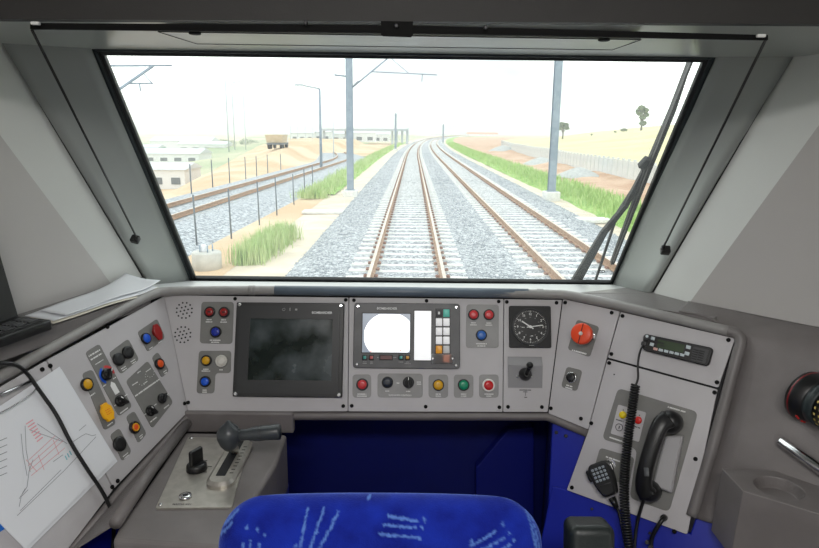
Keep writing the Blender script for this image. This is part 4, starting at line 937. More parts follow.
# handle: stalk, bulb, grip
sb = ml_+RL @ V((0, Lq*.25, 0)); bulb = atD(229, 436, (onz(232, 455, CZ+.05)-EYE).dot(FWD))-cs.location
M_hand = mat('handle_grey_plastic', rgb(58, 62, 65), .35)
MB().tube([V((sb.x, sb.y, .01)), bulb.lerp(V((sb.x, sb.y, .01)), .35)], [.007, .011], 12).build('lever_stalk', M_steel, cs)
ge = atD(280, 431.7, (bulb+cs.location-EYE).dot(FWD)+.0)-cs.location; gd = (ge-bulb).normalized()
mb = MB(); mb.lathe([(.002, -.030), (.010, -.027), (.017, -.018), (.0225, -.003), (.0225, .007), (.017, .017), (.008, .025), (.003, .031), (.001, .032)], 24, bulb)
mb.build('handle_bulb', M_hand, cs)
MB().tube([bulb, bulb.lerp(ge, .35), bulb.lerp(ge, .5), bulb.lerp(ge, .97), ge], [.012, .0105, .0135, .0150, .0142], 18).build('handle_grip', M_hand, cs)
for k in (.6, .64, .93): MB().tube([bulb.lerp(ge, k), bulb.lerp(ge, k+.008)], [.0148]*2, 18).build('grip_ring', M_bezel, cs)
# console pedestal and the blue cheek under the wing
MB().slab(csl([lipc[0], lipc[1], lipc[1]+V((0, 0, -.35)), lipc[0]+V((0, 0, -.35))]), (1, 0, 0), .012).build('cheek_panel', M_kblue, cs)
ped = MB().slab([V((p.x, p.y, -.12)) for p in csl([top_poly[0], top_poly[1], top_poly[2], top_poly[4], top_poly[5]])], (0, 0, 1), CZ-.12-FLOORZ).build('pedestal', M_kblue, cs)
lt = MB().rbox(V(KL+.045, ) if 0 else onz(283, 452, CZ-.02)-cs.location, (.004, .01, .026), .001).build('latch_plate', M_white, cs)

# ------------------------------------------------------------------ driver's seat
SD = .97; seat = empty('driver_seat', V((atD(380, 495, SD).x, atD(380, 495, SD).y, FLOORZ))); tag(seat, 'driver seat with blue patterned plush backrest seen from behind', 'seat')
t_c = atD(380.5, 498, SD); wS = 322*SD/FPX; lean = rad(14)
sn = V((0, -math.cos(lean), math.sin(lean))); su = V((1, 0, .006)).normalized(); sv = sn.cross(su)*1.0; sv = sv if sv.z > 0 else -sv
SH = .52; NX, NY = 200, 170; strokes = []
# light woven marks of the plush, in pixels of a plan of the backrest seen square on
for grp in ([(247, 506, 268, 544), (256, 503, 246, 530)],): pass
st = [((311, 504), (306, 533)), ((327, 503), (313, 541)), ((341, 506), (318, 545)), ((250, 531), (252, 575)), ((257, 529), (258, 575)), ((266, 531), (266, 570)),
      ((389, 509), (417, 512.5)), ((385, 515.5), (415, 517.5)), ((381, 523), (420, 525.5)), ((468, 532), (492, 519.5)), ((471, 539), (500, 525)), ((474, 547), (506, 531)),
      ((531, 512), (538, 545)), ((526, 508), (534, 540)), ((243, 500), (228, 512)), ((240, 507), (226, 520)), ((236, 516), (224, 528)),
      ((300, 560), (340, 566)), ((302, 568), (344, 573)), ((400, 560), (396, 590)), ((410, 560), (404, 590)), ((420, 562), (412, 592)), ((500, 565), (520, 590)), ((490, 570), (512, 596))]
dots = [(253.5, 518), (264, 519.5), (271.5, 523.5), (302, 532.5), (307.5, 540.5), (313, 545.5), (424, 511), (421.5, 516.5), (418.5, 525.8), (469, 528), (499, 513.5), (505, 521), (509, 527.5), (281.5, 492.3), (370, 497), (367, 545), (230, 513)]
PXM = SD/FPX
def pat(u, v):
    x = 380.5+u/PXM; y = 497+v/PXM*.93; best = 9
    for (ax_, ay), (bx_, by) in st:
        dx, dy = bx_-ax_, by-ay; k = max(0, min(1, ((x-ax_)*dx+(y-ay)*dy)/(dx*dx+dy*dy))); d = math.hypot(x-ax_-k*dx, y-ay-k*dy)
        best = min(best, d*1.35)
    for ax_, ay in dots: best = min(best, math.hypot(x-ax_, y-ay)*.95)
    w = noise.noise(V((x*.35, y*.35, 3)))*.9+noise.noise(V((x*1.1, y*1.1, 7)))*.5
    return max(0, min(1, (2.1+w*1.9-best)/1.5))
def prof_half(v):
    """half width of the back at distance v below its top"""
    R_ = .070; h = wS/2
    if v < R_: return h-R_+math.sqrt(max(0, R_*R_-(R_-v)**2))
    return h
vs, fs, cols = [], [], []
T2 = .045
for j in range(NY+1):
    tv = (j/NY)**1.6*SH; hw = prof_half(max(tv, .0006))
    for i in range(NX+1):
        s_ = -1+2*i/NX; u = s_*hw
        ex = 1-abs(s_)**6; ey = 1-max(0, 1-tv/.05)**2.2
        dep = T2*(max(0, ex)**.5)*(max(0, ey)**.5)
        sag = -.006*(1-(u/(wS/2))**2)
        p = t_c+su*u-sv*(tv+sag*math.exp(-tv*6))+sn*dep
        vs.append(p); cols.append(pat(u, tv))
nf = len(vs)
for k in range(nf): vs.append(vs[k]-sn*2*((vs[k]-t_c).dot(sn)))
W_ = NX+1
for j in range(NY):
    for i in range(NX):
        a_ = j*W_+i; fs.append((a_, a_+W_, a_+W_+1, a_+1)); fs.append((nf+a_, nf+a_+1, nf+a_+W_+1, nf+a_+W_))
def plush():
    m = bpy.data.materials.new('blue_plush_moquette'); m.use_nodes = True; t = m.node_tree; b = t.nodes['Principled BSDF']
    at_ = t.nodes.new('ShaderNodeAttribute'); at_.attribute_name = 'weave'; co = t.nodes.new('ShaderNodeTexCoord')
    n1 = t.nodes.new('ShaderNodeTexNoise'); n1.inputs['Scale'].default_value = 22; n1.inputs['Detail'].default_value = 6
    n2 = t.nodes.new('ShaderNodeTexNoise'); n2.inputs['Scale'].default_value = 420
    r = t.nodes.new('ShaderNodeValToRGB'); r.color_ramp.elements[0].position = .3; r.color_ramp.elements[1].position = .72
    r.color_ramp.elements[0].color = rgb(14, 26, 122); r.color_ramp.elements[1].color = rgb(26, 50, 172)
    mx = t.nodes.new('ShaderNodeMix'); mx.data_type = 'RGBA'; mx.inputs['B'].default_value = rgb(92, 130, 208)
    bp = t.nodes.new('ShaderNodeBump'); bp.inputs['Strength'].default_value = .5; bp.inputs['Distance'].default_value = .002
    t.links.new(co.outputs['Object'], n1.inputs['Vector']); t.links.new(co.outputs['Object'], n2.inputs['Vector'])
    t.links.new(n1.outputs['Fac'], r.inputs['Fac']); t.links.new(r.outputs['Color'], mx.inputs['A']); t.links.new(at_.outputs['Fac'], mx.inputs['Factor'])
    t.links.new(mx.outputs['Result'], b.inputs['Base Color']); t.links.new(n2.outputs['Fac'], bp.inputs['Height']); t.links.new(bp.outputs[0], b.inputs['Normal'])
    b.inputs['Roughness'].default_value = .9; b.inputs['Sheen Weight'].default_value = .6; b.inputs['Sheen Tint'].default_value = rgb(140, 170, 255); b.inputs['Sheen Roughness'].default_value = .4
    b.inputs['Specular IOR Level'].default_value = .15
    return m
mb = MB().add([p-seat.location for p in vs], fs, True); br = mb.build('backrest', plush(), seat)
at_ = br.data.attributes.new('weave', 'FLOAT', 'POINT'); at_.data.foreach_set('value', cols+[0.0]*len(cols))
# cushion, pedestal and folded-up armrest
bc = t_c-sv*SH
MB().rbox(bc-seat.location+V((0, .26, -.02)), (.48, .50, .11), .04).build('cushion', MATS['blue_plush_moquette'] if 'blue_plush_moquette' in MATS else bpy.data.materials['blue_plush_moquette'], seat)
MB().rbox(V((0, .22, (bc.z-FLOORZ-.07)/2)), (.22, .26, bc.z-FLOORZ-.07), .02).build('pedestal', M_blkm, seat)
ac = atD(597, 533, .985); M_arm = mat('armrest_green_black', rgb(32, 38, 38), .4, bump=.2, bscale=300)
Rl = Matrix.Rotation(rad(-14), 3, 'X')
MB().rbox(ac-seat.location+V((0, .01, -.155)), (.072, .062, .30), .014, Rl, 4).build('armrest', M_arm, seat)
MB().tube([ac-seat.location+V((-.10, .03, -.26)), ac-seat.location+V((0, .02, -.26))], .014, 10).build('armrest_hinge', M_blkm, seat)

# ------------------------------------------------------------------ loose things on the desk
# laptop, lower left of the windscreen
lpz = ZL+.0005
lb = onz(53, 330, lpz); du = -nW1; dvp = V(dW); dw_ = (Lb-lb).dot(du)-.075
lap = empty('laptop', lb); tag(lap, 'black open laptop at the left edge on the side ledge', 'laptop')
def L2(a_, b_, h): return du*a_+dvp*b_+V((0, 0, h))
LWd, LDp = .30, .17
RLp = Matrix((du, dvp, V((0, 0, 1)))).transposed()
RLp = RLp if RLp.determinant() > 0 else Matrix((dvp, du, V((0, 0, 1)))).transposed()
def lbox(nm, a0_, a1_, b0_, b1_, h0, h1, m_, r_=.003):
    return MB().rbox(L2((a0_+a1_)/2, (b0_+b1_)/2, (h0+h1)/2), (a1_-a0_, b1_-b0_, h1-h0) if RLp.col[0].dot(du) > .9 else (b1_-b0_, a1_-a0_, h1-h0), r_, RLp).build(nm, m_, lap)
lbox('base', 0, dw_+.02, .0, .28, .0005, .020, mat('laptop_black', rgb(12, 12, 13), .55), .004); kbd = lbox('keyboard_deck', .008, dw_-.012, .01, .27, .0195, .0215, M_blkm, .001); kst = (dw_-.03)/5
for i in range(5):
    for j in range(10): MB().rbox(L2(.016+kst*i, .025+.025*j, .0225), (kst*.8, .021, .003) if RLp.col[0].dot(du) > .9 else (.021, kst*.8, .003), .001, RLp).build('key', M_bezel, kbd)
# screen lid hinged along the far edge, leaning back
lid = MB(); h0 = L2(dw_+.004, 0, .018); lu = (V((0, 0, 1))*.97+du*.20).normalized(); ln = lu.cross(dvp).normalized()
lid.slab([h0, h0+dvp*.28, h0+dvp*.28+lu*.19, h0+lu*.19], ln, .009); bev(lid.build('lid', mat('laptop_black', rgb(12, 12, 13), .55), lap), .002)
# sheets of paper on the ledge
def sheet(name, label, pix, curl, lift, m_, group=None):
    c = [onz(x, y, ZL+lift) for x, y in pix]; o0 = c[0]; rows = []
    for j in range(13):
        r_ = []
        for i in range(25):
            s_, t_ = i/24, j/12; p = c[0].lerp(c[1], s_).lerp(c[3].lerp(c[2], s_), t_)
            z = curl*max(0, (s_-.72)/.28)**2*(0.4+.6*(1-t_))+.003*math.sin(s_*9+t_*4)*s_+.003
            r_.append(p-o0+V((0, 0, z)))
        rows.append(r_)
    o = MB().grid(rows).build(name, m_); o.location = o0; tag(o, label, 'paper', group)
    sm = o.modifiers.new('thickness', 'SOLIDIFY'); sm.thickness = .0006; return o
sheet('paper_sheet', 'curled white paper sheet on top of the stack on the left ledge', [(40, 312), (126, 280), (161, 284), (66, 317)], .012, .006, M_paper, 'papers on the left ledge')
sheet('paper_sheet', 'flat white paper under the curled sheet on the left ledge', [(25, 317), (128, 282), (158, 289), (54, 322)], .002, .003, M_paper, 'papers on the left ledge')
sheet('paper_sheet', 'cream edged card at the bottom of the papers on the left ledge', [(30, 319), (130, 284), (163, 289.5), (54, 325)], .0, .0008, M_paper2, 'papers on the left ledge')

# clipboard with the track diagram on the wing
cb = empty('clipboard_sheet', mtx=LW.m @ Matrix.Translation((0, 0, PT))); tag(cb, 'white track diagram sheets clipped to the left wing panel', 'paper')
def cl3(x, y, h): a_ = LW.l(x, y, h); return V((a_[0], a_[1], h))
Q = [(58.5, 367), (114.5, 459), (24, 549), (-70, 452)]
MB().slab([cl3(x+2, y+2.5, .003) for x, y in Q], (0, 0, 1), .0012).build('backing_sheet', M_paper, cb)
MB().slab([cl3(x, y, .006) for x, y in Q], (0, 0, 1), .0012).build('top_sheet', M_paper, cb)
MB().slab([cl3(x, y, .0012) for x, y in ((-4, 510), (8, 508), (18, 520), (-4, 534))], (0, 0, 1), .001).build('blue_folder', mat('folder_blue', rgb(30, 110, 200), .4), cb)
ck_ = MB(); ck_.tube([cl3(-30, 408, .011), cl3(31, 381, .011)], .0028, 8); ck_.tube(smoothpath([cl3(31, 381, .011), cl3(35.5, 385, .011), cl3(34.5, 391, .011), cl3(15, 405, .012), cl3(-20, 423, .012)], 2), .0010, 6)
ck_.build('wire_clip', M_chrome, cb)
ZP = .0066
def line(mb, pts, w=.0005):
    for p, q in zip(pts, pts[1:]):
        a_, b_ = cl3(*p, ZP), cl3(*q, ZP); d = (b_-a_).normalized(); s_ = V((-d.y, d.x, 0))*w
        mb.add([a_+s_, a_-s_, b_-s_, b_+s_], [(0, 1, 2, 3)])
D1, D2, D3 = MB(), MB(), MB()
line(D1, [(16, 516), (63, 471), (95, 437)]); line(D1, [(19, 511), (60, 470)]); line(D1, [(18, 499), (26, 487), (28, 471), (32, 460)]); line(D1, [(18, 507), (20, 497), (27, 490)])
line(D1, [(72, 442), (81, 436), (85, 434), (91, 436), (95, 435)]); line(D1, [(20, 434), (22, 455), (26, 476)]); line(D1, [(24, 426), (25, 450), (29, 472)]); line(D1, [(28, 430), (62, 442)]); line(D1, [(36, 424), (66, 444)])
line(D1, [(52, 462), (62, 455)]); line(D1, [(78, 431), (85, 425)]); line(D1, [(21, 494), (24, 489)])
for k in range(6): line(D1, [(-8, 444+k*7), (6, 438+k*7)], .0006)
line(D2, [(28, 471), (62, 441)]); line(D2, [(27, 466), (58, 439)]); line(D2, [(30, 476), (64, 448)]); line(D2, [(28, 460), (54, 436)]); line(D2, [(37, 455), (43, 470)]); line(D2, [(52, 440), (58, 455)]); line(D2, [(25, 460), (36, 472)])
D2f = MB()
for k in range(7): line(D2f, [(25+k*1.8, 424.5+k*2.9), (32+k*1.6, 420+k*2.9)], .0011)
for k in range(3): line(D3, [(64+k*2.2, 456-k*2.4), (66+k*2.2, 460-k*2.4)], .001)
D1.build('diagram_lines', mat('ink_grey', rgb(150, 153, 158), .7), cb, fix=False); D2.build('diagram_red_lines', mat('ink_red', rgb(222, 164, 168), .7), cb, fix=False)
D2f.build('diagram_red_block', mat('ink_pink', rgb(230, 168, 174), .7), cb, fix=False); D3.build('diagram_teal_marks', mat('ink_teal', rgb(120, 190, 200), .7), cb, fix=False)
# black cable across it
cab = smoothpath([LW.w(-60, 372, .035), LW.w(-10, 363, .03), LW.w(14, 363, .026), LW.w(26, 371, .018), LW.w(41, 393, .0135), LW.w(56, 413, .0135), LW.w(70, 442, .0135), LW.w(87, 469, .0135), LW.w(103, 492, .012), LW.w(113, 514, .008), LW.w(114, 532, .02), LW.w(112, 556, .03)], 3)
tag(MB().tube(cab, .0036, 8).build('black_cable', M_blk), 'thin black cable lying across the diagram sheet', 'cable')

# camera lens and metal rod at the right edge
LC = RM.w(800, 398, .05); 
def axframe(p, d):
    d = V(d).normalized(); a_ = d.orthogonal().normalized(); m_ = Matrix((a_, d.cross(a_), d)).transposed().to_4x4(); m_.translation = p; return m_
lax = (atD(850, 410, 1.02)-atD(797, 392, 1.10)).normalized()
lens = empty('camera_lens', mtx=axframe(RM.w(810, 397, .047), RM.u*.80+RM.n*.35-RM.v*.25)); tag(lens, 'black camera lens with red ring lying at the right edge', 'camera lens')
MB().lathe([(.040, -.010), (.0455, -.008), (.0465, 0), (.046, .004), (.040, .020), (.036, .024)], 40).build('front_barrel', M_blk, lens)
MB().lathe([(.0466, -.002), (.0469, -.0005), (.0466, .001)], 40, cap=False).build('red_ring', mat('lens_red', rgb(120, 22, 28), .35), lens)
MB().lathe([(.036, .022), (.039, .024), (.039, .040), (.036, .042)], 40).build('focus_ring', mat('rubber_teal_black', rgb(34, 44, 46), .5), lens)
MB().lathe([(.036, .040), (.0365, .075), (.034, .09)], 40).build('scale_barrel', M_blk, lens)
mk_ = MB(); 
for k in range(20):
    a_ = 2*math.pi*k/20
    for j in range(2):
        R_ = Matrix.Rotation(a_, 3, 'Z'); mk_.box(R_ @ V((.0366, 0, .048+.010*j)), (.0006, .0042, .0030), R_)
mk_.build('scale_marks', mat('lens_yellow', rgb(206, 186, 110), .5), lens)
rm_ = MB()
for k in range(16):
    for j in range(2):
        R_ = Matrix.Rotation(2*math.pi*k/16, 3, 'Z'); 
        if k % 8 < 2: rm_.box(R_ @ V((.0432-.006*j, 0, .012+.007*j)), (.004, .009, .0026), R_)
rm_.build('red_lettering', mat('lens_red_print', rgb(190, 40, 40), .5), lens)
rod = MB(); r0_, r1_ = RM.w(779, 440, .03), RM.w(860, 497, .03); rod.tube([r0_, r0_.lerp(r1_, .02), r0_.lerp(r1_, .6), r1_], [.006, .0092, .0098, .0098], 16)
ro = rod.build('metal_rod', M_chrome); tag(ro, 'polished metal rod sticking in at the right edge above the cup holder', 'rod')

# ------------------------------------------------------------------ cab ceiling lamp (behind the camera)
lam = empty('ceiling_lamp', (0, -.35, CEILZ)); tag(lam, 'ceiling lamp tray in the cab roof', 'lamp')
MB().rbox((0, 0, -.02), (.9, .34, .04), .01).build('tray', M_white, lam)
ld = bpy.data.lights.new('lamp_light', 'AREA'); ld.shape = 'RECTANGLE'; ld.size = .8; ld.size_y = .28; ld.energy = LAMP_POWER; ld.color = (1.0, .975, .95)
lo_ = bpy.data.objects.new('lamp_light', ld); COL.objects.link(lo_); lo_.parent = lam; lo_.location = (0, 0, -.045)

# ================================================================== outside
def tcx(y, off=0.0):
    """centre of our own track at distance y (it bends right far ahead), plus a sideways offset"""
    return -0.107+off+1.6e-4*max(0.0, y-70)**2
def yrange(y0, y1, n, p=1.8): return [y0+(y1-y0)*(i/n)**p for i in range(n+1)]
def strip(mb, ys, prof, fx=tcx, nzz=0.0, sc_=1.0):
    """a ribbon along the line: prof is a list of (sideways, height)"""
    rows = []
    for y in ys:
        rows.append([V((fx(y, o), y, z+(nzz*noise.noise(V((o*sc_, y*sc_*.5, 1.7)))))) for o, z in prof])
    return mb.grid(rows)
def sstep(a_, b_, x): t_ = max(0, min(1, (x-a_)/(b_-a_))); return t_*t_*(3-2*t_)
M_ball = mat('ballast_stone', rgb(120, 126, 132), .9, col2=rgb(206, 210, 214), nscale=16, voro=True, bump=1.0, bscale=16, lo=.1, hi=.95)
M_ball3 = mat('ballast_stone_side', rgb(128, 134, 140), .9, col2=rgb(200, 206, 212), nscale=14, voro=True, bump=1.0, bscale=14, lo=.1, hi=.95)
M_conc = mat('sleeper_concrete', rgb(216, 216, 212), .85, col2=rgb(230, 230, 226), nscale=8, bump=.3, bscale=60)
M_railr = mat('rail_rust', rgb(156, 124, 98), .7, col2=rgb(176, 146, 120), nscale=6)
M_railt = mat('rail_head_steel', rgb(190, 176, 160), .4, .3, col2=rgb(204, 192, 178), nscale=3)
M_sand = mat('pale_sand', rgb(204, 192, 174), .95, col2=rgb(220, 208, 190), nscale=1.2, bump=.5, bscale=8)
M_soil = mat('orange_soil', rgb(186, 152, 126), .95, col2=rgb(204, 176, 152), nscale=.35, bump=.5, bscale=5)
M_earth = mat('bare_earth', rgb(200, 172, 138), .95, col2=rgb(218, 198, 170), nscale=.12, bump=.5, bscale=3)
M_land = mat('far_land', rgb(150, 168, 132), .95, col2=rgb(206, 196, 170), nscale=.03)
M_field = mat('dry_field', rgb(196, 190, 146), .95, col2=rgb(212, 206, 164), nscale=.10, lo=.35, hi=.65)
M_grassL = mat('grass_blade', rgb(156, 188, 108), .8, col2=rgb(188, 210, 140), nscale=1.6)
M_grassB = mat('grass_ground', rgb(124, 166, 78), .95, col2=rgb(160, 190, 110), nscale=1.5, bump=.6, bscale=9)
M_dry = mat('pale_grass_blade', rgb(168, 196, 126), .8, col2=rgb(200, 212, 160), nscale=1.6)
M_mast = mat('mast_galvanised', rgb(138, 152, 166), .5, .1, col2=rgb(150, 164, 178), nscale=4)
M_cwall = mat('fence_concrete', rgb(208, 211, 212), .85, col2=rgb(222, 224, 224), nscale=1.5)
M_post = mat('fence_post_grey', rgb(104, 112, 118), .6)

def bankx(y): return min(-12.6, -11-.19*(y-30))
def lowz(x, y): return -3.6*sstep(0, 9, bankx(y)-x)*sstep(12, 30, y)
def moundz(x, y):
    crest = 1.35*sstep(36, 76, y)*sstep(0, 5, x-bankx(y))*sstep(12.0, 15.0, -x)
    return -.55+crest+lowz(x, y)+.30*noise.noise(V((x*.25, y*.12, 2)))*sstep(24, 45, y)*sstep(12, 14, -x)
# ground
mb = MB(); rows = []
for y in yrange(-40, 2500, 44, 2.4):
    r_ = []
    for k in range(41):
        x = math.copysign(abs(k/20-1)**2.2*1800, k-20)+tcx(min(y, 500))
        z = -.8+lowz(x, y)*1.1 if y < 900 else -4.4
        r_.append(V((x, y, z)))
    rows.append(r_)
gr = mb.grid(rows).build('ground', M_land, fix=False); tag(gr, kind='structure')
ys = yrange(4, 700, 130, 2.0)
o = strip(MB(), ys, [(-6.1, -.6), (-4.3, -.45), (-2.9, -.42), (-2.0, -.5), (6.0, -.5), (6.6, -.45), (8.5, -.42), (9.6, -.5)], nzz=.0).build('verge', M_sand, fix=False); tag(o, kind='structure')
o = strip(MB(), ys, [(-2.85, -.46), (-2.1, -.205), (-1.4, -.195), (0, -.20), (1.4, -.195), (1.92, -.21), (2.5, -.195), (3.85, -.20), (5.2, -.195), (5.9, -.21), (6.85, -.47)]).build('ballast_bed', M_ball, fix=False); tag(o, kind='structure')
def t3x(y, off=0.0): return -8.75+.030*(y-25)-.0045*max(0, y-62)**2+off
ys3 = yrange(4, 91, 60, 1.3)
o = strip(MB(), ys3, [(-3.4, -.6), (-2.2, -.20), (0, -.2), (1.9, -.20), (3.3, -.6)], fx=t3x).build('ballast_bed', M_ball3, fix=False); tag(o, kind='structure')

# loose stones near the train
mb = MB(); rnd = random.Random(3)
ICO = [V(v).normalized() for v in ((0, 0, 1), (1, 0, .1), (-.5, .87, 0), (-.5, -.87, .1), (0, 0, -1))]; ICF = [(0, 1, 2), (0, 2, 3), (0, 3, 1), (4, 2, 1), (4, 3, 2), (4, 1, 3)]
def stones(n, x0, x1, y0, y1, zf, s0_, s1_):
    for _ in range(n):
        x = rnd.uniform(x0, x1); y = y0+(y1-y0)*rnd.random()**1.5; z = zf(x, y)
        if z is None: continue
        s_ = rnd.uniform(s0_, s1_); R_ = Matrix.Rotation(rnd.uniform(0, 6.3), 3, 'Z') @ Matrix.Rotation(rnd.uniform(-1, 1), 3, 'X')
        mb.add([R_ @ V((v.x*s_*rnd.uniform(.7, 1.3), v.y*s_*rnd.uniform(.7, 1.2), v.z*s_*.8))+V((tcx(y, x), y, z)) for v in ICO], ICF)
def bedz(x, y):
    for c, y0_ in ((0, 9.0), (3.85, 9.4)):
        if abs(x-c) < 1.32: return None if abs(((y-y0_)/.675+.5) % 1-.5)*.675 < .175 else -.205
    if x < -2.1: return -.205-.255*(-2.1-x)/.75
    if x > 5.9: return -.21-.26*(x-5.9)/.95
    return -.20
stones(24000, -2.85, 6.85, 11.0, 42, bedz, .022, .046); stones(9000, -2.85, 6.85, 38, 95, bedz, .03, .06)
M_stone = mat('loose_stone', rgb(150, 156, 162), .9, col2=rgb(200, 204, 208), nscale=4)
o = mb.build('ballast_stones', M_stone, fix=False); tag(o, 'loose grey ballast stones around the sleepers', 'stones', kind='stuff')

# tracks: sleepers one by one, rails swept along the line
RAILP = [(-.075, -.172), (.075, -.172), (.075, -.160), (.018, -.140), (.012, -.055), (.036, -.040), (.036, -.004), (.028, 0), (-.028, 0), (-.036, -.004), (-.036, -.040), (-.012, -.055), (-.018, -.140), (-.075, -.160)]
def rail(parent, off, ys, fx=tcx, name='rail'):
    mb = MB(); n = len(RAILP); vs = []
    for y in ys:
        for a_, z in RAILP: vs.append(V((fx(y, off)+a_, y, z)))
    for j in range(len(ys)-1):
        for i in range(n):
            mb.m = 1 if i in (6, 7, 8) else 0
            mb.add([vs[j*n+i], vs[j*n+(i+1) % n], vs[(j+1)*n+(i+1) % n], vs[(j+1)*n+i]], [(0, 1, 2, 3)])
    mb.m = 0
    o = mb.build(name, [M_railr, M_railt], parent, fix=False)
    return o
# a sleeper with its ballast shoulders and fastenings
SW, SL = .27, 2.55
def sleeper_mesh():
    mb = MB(); xs = [-SL/2, -.95, -.5, .5, .95, SL/2]; top = [-.172, -.168, -.195, -.195, -.168, -.172]; hw = [SW/2-.01, SW/2, SW/2-.02, SW/2-.02, SW/2, SW/2-.01]
    vs = []
    for x, z, h in zip(xs, top, hw): vs += [(x, -h, -.34), (x, -h+.03, z), (x, h-.03, z), (x, h, -.34)]
    fs = [(0, 1, 2, 3), tuple(reversed((20, 21, 22, 23)))]
    for j in range(5):
        for i in range(4): fs.append((j*4+i, j*4+(i+1) % 4, (j+1)*4+(i+1) % 4, (j+1)*4+i))
    return mb.add(vs, fs)
clip_mb = MB()
for sx in (-1, 1):
    for side_ in (-1, 1):
        clip_mb.rbox((sx*.7525+side_*.115, 0, -.150), (.075, .13, .036), .01, seg=2); clip_mb.tube([V((sx*.7525+side_*.07, -.05, -.15)), V((sx*.7525+side_*.11, -.06, -.13)), V((sx*.7525+side_*.14, 0, -.125)), V((sx*.7525+side_*.11, .06, -.13)), V((sx*.7525+side_*.07, .05, -.15))], .012, 5)
M_clip = mat('rail_clip_rust', rgb(150, 116, 100), .8)
src_s = src_c = None
def track(off, label, y0, y1, nsl, step):
    global src_s, src_c
    t = empty('railway_track', (0, 0, 0)); tag(t, label, 'railway track')
    rail(t, off-.7525, yrange(4, 620, 90, 1.9)); rail(t, off+.7525, yrange(4, 620, 90, 1.9))
    far = MB(); farc = MB()
    for k in range(nsl):
        y = y0+k*step+rnd.uniform(-.008, .008)
        if src_s is None: s_ = src_s = sleeper_mesh().build('sleeper', M_conc, t)
        else: s_ = inst(src_s, t)
        s_.location = (tcx(y, off), y, 0); s_.rotation_euler = (0, 0, rnd.uniform(-.008, .008))
        if y < 70:
            if src_c is None: c_ = src_c = tag(clip_mb.build('rail_clips', M_clip, s_), kind='stuff')
            else: c_ = inst(src_c, s_)
            c_.location = (0, 0, 0)
    y = y0+nsl*step; mm = sleeper_mesh()
    while y < 260:
        far.add([(v[0]+tcx(y, off), v[1]+y, v[2]) for v in mm.v], mm.f)
        if y < 150:
            for cx_ in (-.8675, -.6375, .6375, .8675): farc.box((tcx(y, off)+cx_, y, -.145), (.085, .13, .05))
        y += step
    fo = far.build('far_sleepers', M_conc, t); fo['kind'] = 'stuff'; fc_ = farc.build('far_clips', M_clip, t); fc_['kind'] = 'stuff'
    return t
track(0, 'railway track straight ahead with white concrete sleepers', 9.0, 60, 84, .675)
track(3.85, 'second railway track to the right of the one ahead', 9.4, 60, 84, .675)
t3 = empty('railway_track', (0, 0, 0)); tag(t3, 'distant railway track on the left behind the wire fence', 'railway track')
M_rail3 = mat('dark_rail', rgb(128, 116, 110), .7); 
rail(t3, -.7525, yrange(4, 90, 60, 1.2), t3x); rail(t3, .7525, yrange(4, 90, 60, 1.2), t3x)
mm = sleeper_mesh(); fs3 = MB(); y = 12
while y < 89: fs3.add([(v[0]+t3x(y), v[1]+y, v[2]-.03) for v in mm.v], mm.f); y += .72
f3 = fs3.build('far_sleepers', mat('grey_sleeper', rgb(176, 176, 174), .9), t3); f3['kind'] = 'stuff'

# grass: blades as real geometry
def blades(mb, n, xy, h0, h1, w):
    for _ in range(n):
        x, y, z = xy(); h = rnd.uniform(h0, h1); a_ = rnd.uniform(0, 6.283); l_ = rnd.uniform(.05, .45)*h; d = V((math.cos(a_), math.sin(a_), 0)); s_ = V((-d.y, d.x, 0))*w*rnd.uniform(.6, 1.4)
        p = V((x, y, z)); q = p+d*l_*.4+V((0, 0, h*.6)); e = p+d*l_+V((0, 0, h))
        mb.add([p-s_, p+s_, q+s_*.8, q-s_*.8, e], [(0, 1, 2, 3), (3, 2, 4)])
# right verge
rz = strip(MB(), yrange(16, 420, 70, 1.8), [(7.4, -.42), (8.1, -.25), (8.8, -.2), (9.7, -.25), (10.3, -.42)], nzz=.12, sc_=.6).build('grass_bank', M_grassB, fix=False); tag(rz, kind='structure')
mb = MB()
def rv():
    y = 16+160*rnd.random()**1.7; o_ = 8.75+rnd.gauss(0, .58); o_ = min(max(o_, 7.3), 10.4); return tcx(y, o_), y, -.35+.12*max(0, 1-abs(o_-8.8)/1.6)
blades(mb, 17000, rv, .18, .55, .022)
tag(mb.build('verge_grass', M_grassL, fix=False), 'bright green grass strip along the right track', 'grass', kind='stuff')
# left verge
lz_ = strip(MB(), yrange(33, 200, 50, 1.5), [(-5.9, -.62), (-5.2, -.38), (-4.6, -.34), (-3.9, -.43)], nzz=.1, sc_=.7).build('grass_bank', M_grassB, fix=False); tag(lz_, kind='structure')
mb = MB()
def lv():
    y = 31+140*rnd.random()**1.5; o_ = -4.8+rnd.gauss(0, .33); o_ = max(o_, -5.8); return tcx(y, min(o_, -3.8)), y, -.42
blades(mb, 9000, lv, .2, .6, .022)
tag(mb.build('verge_grass', M_dry, fix=False), 'pale green grass strip along the left side of the track', 'grass', kind='stuff')
mb = MB()
def tv_():
    t_ = rnd.random(); y = 15.3+4.2*t_; return -4.08+.22*t_+rnd.gauss(0, .19), y, -.45
blades(mb, 3000, tv_, .25, .68, .011)
tag(mb.build('grass_tuft', M_dry, fix=False), 'feathery green grass tuft beside the concrete stump', 'grass', kind='stuff')

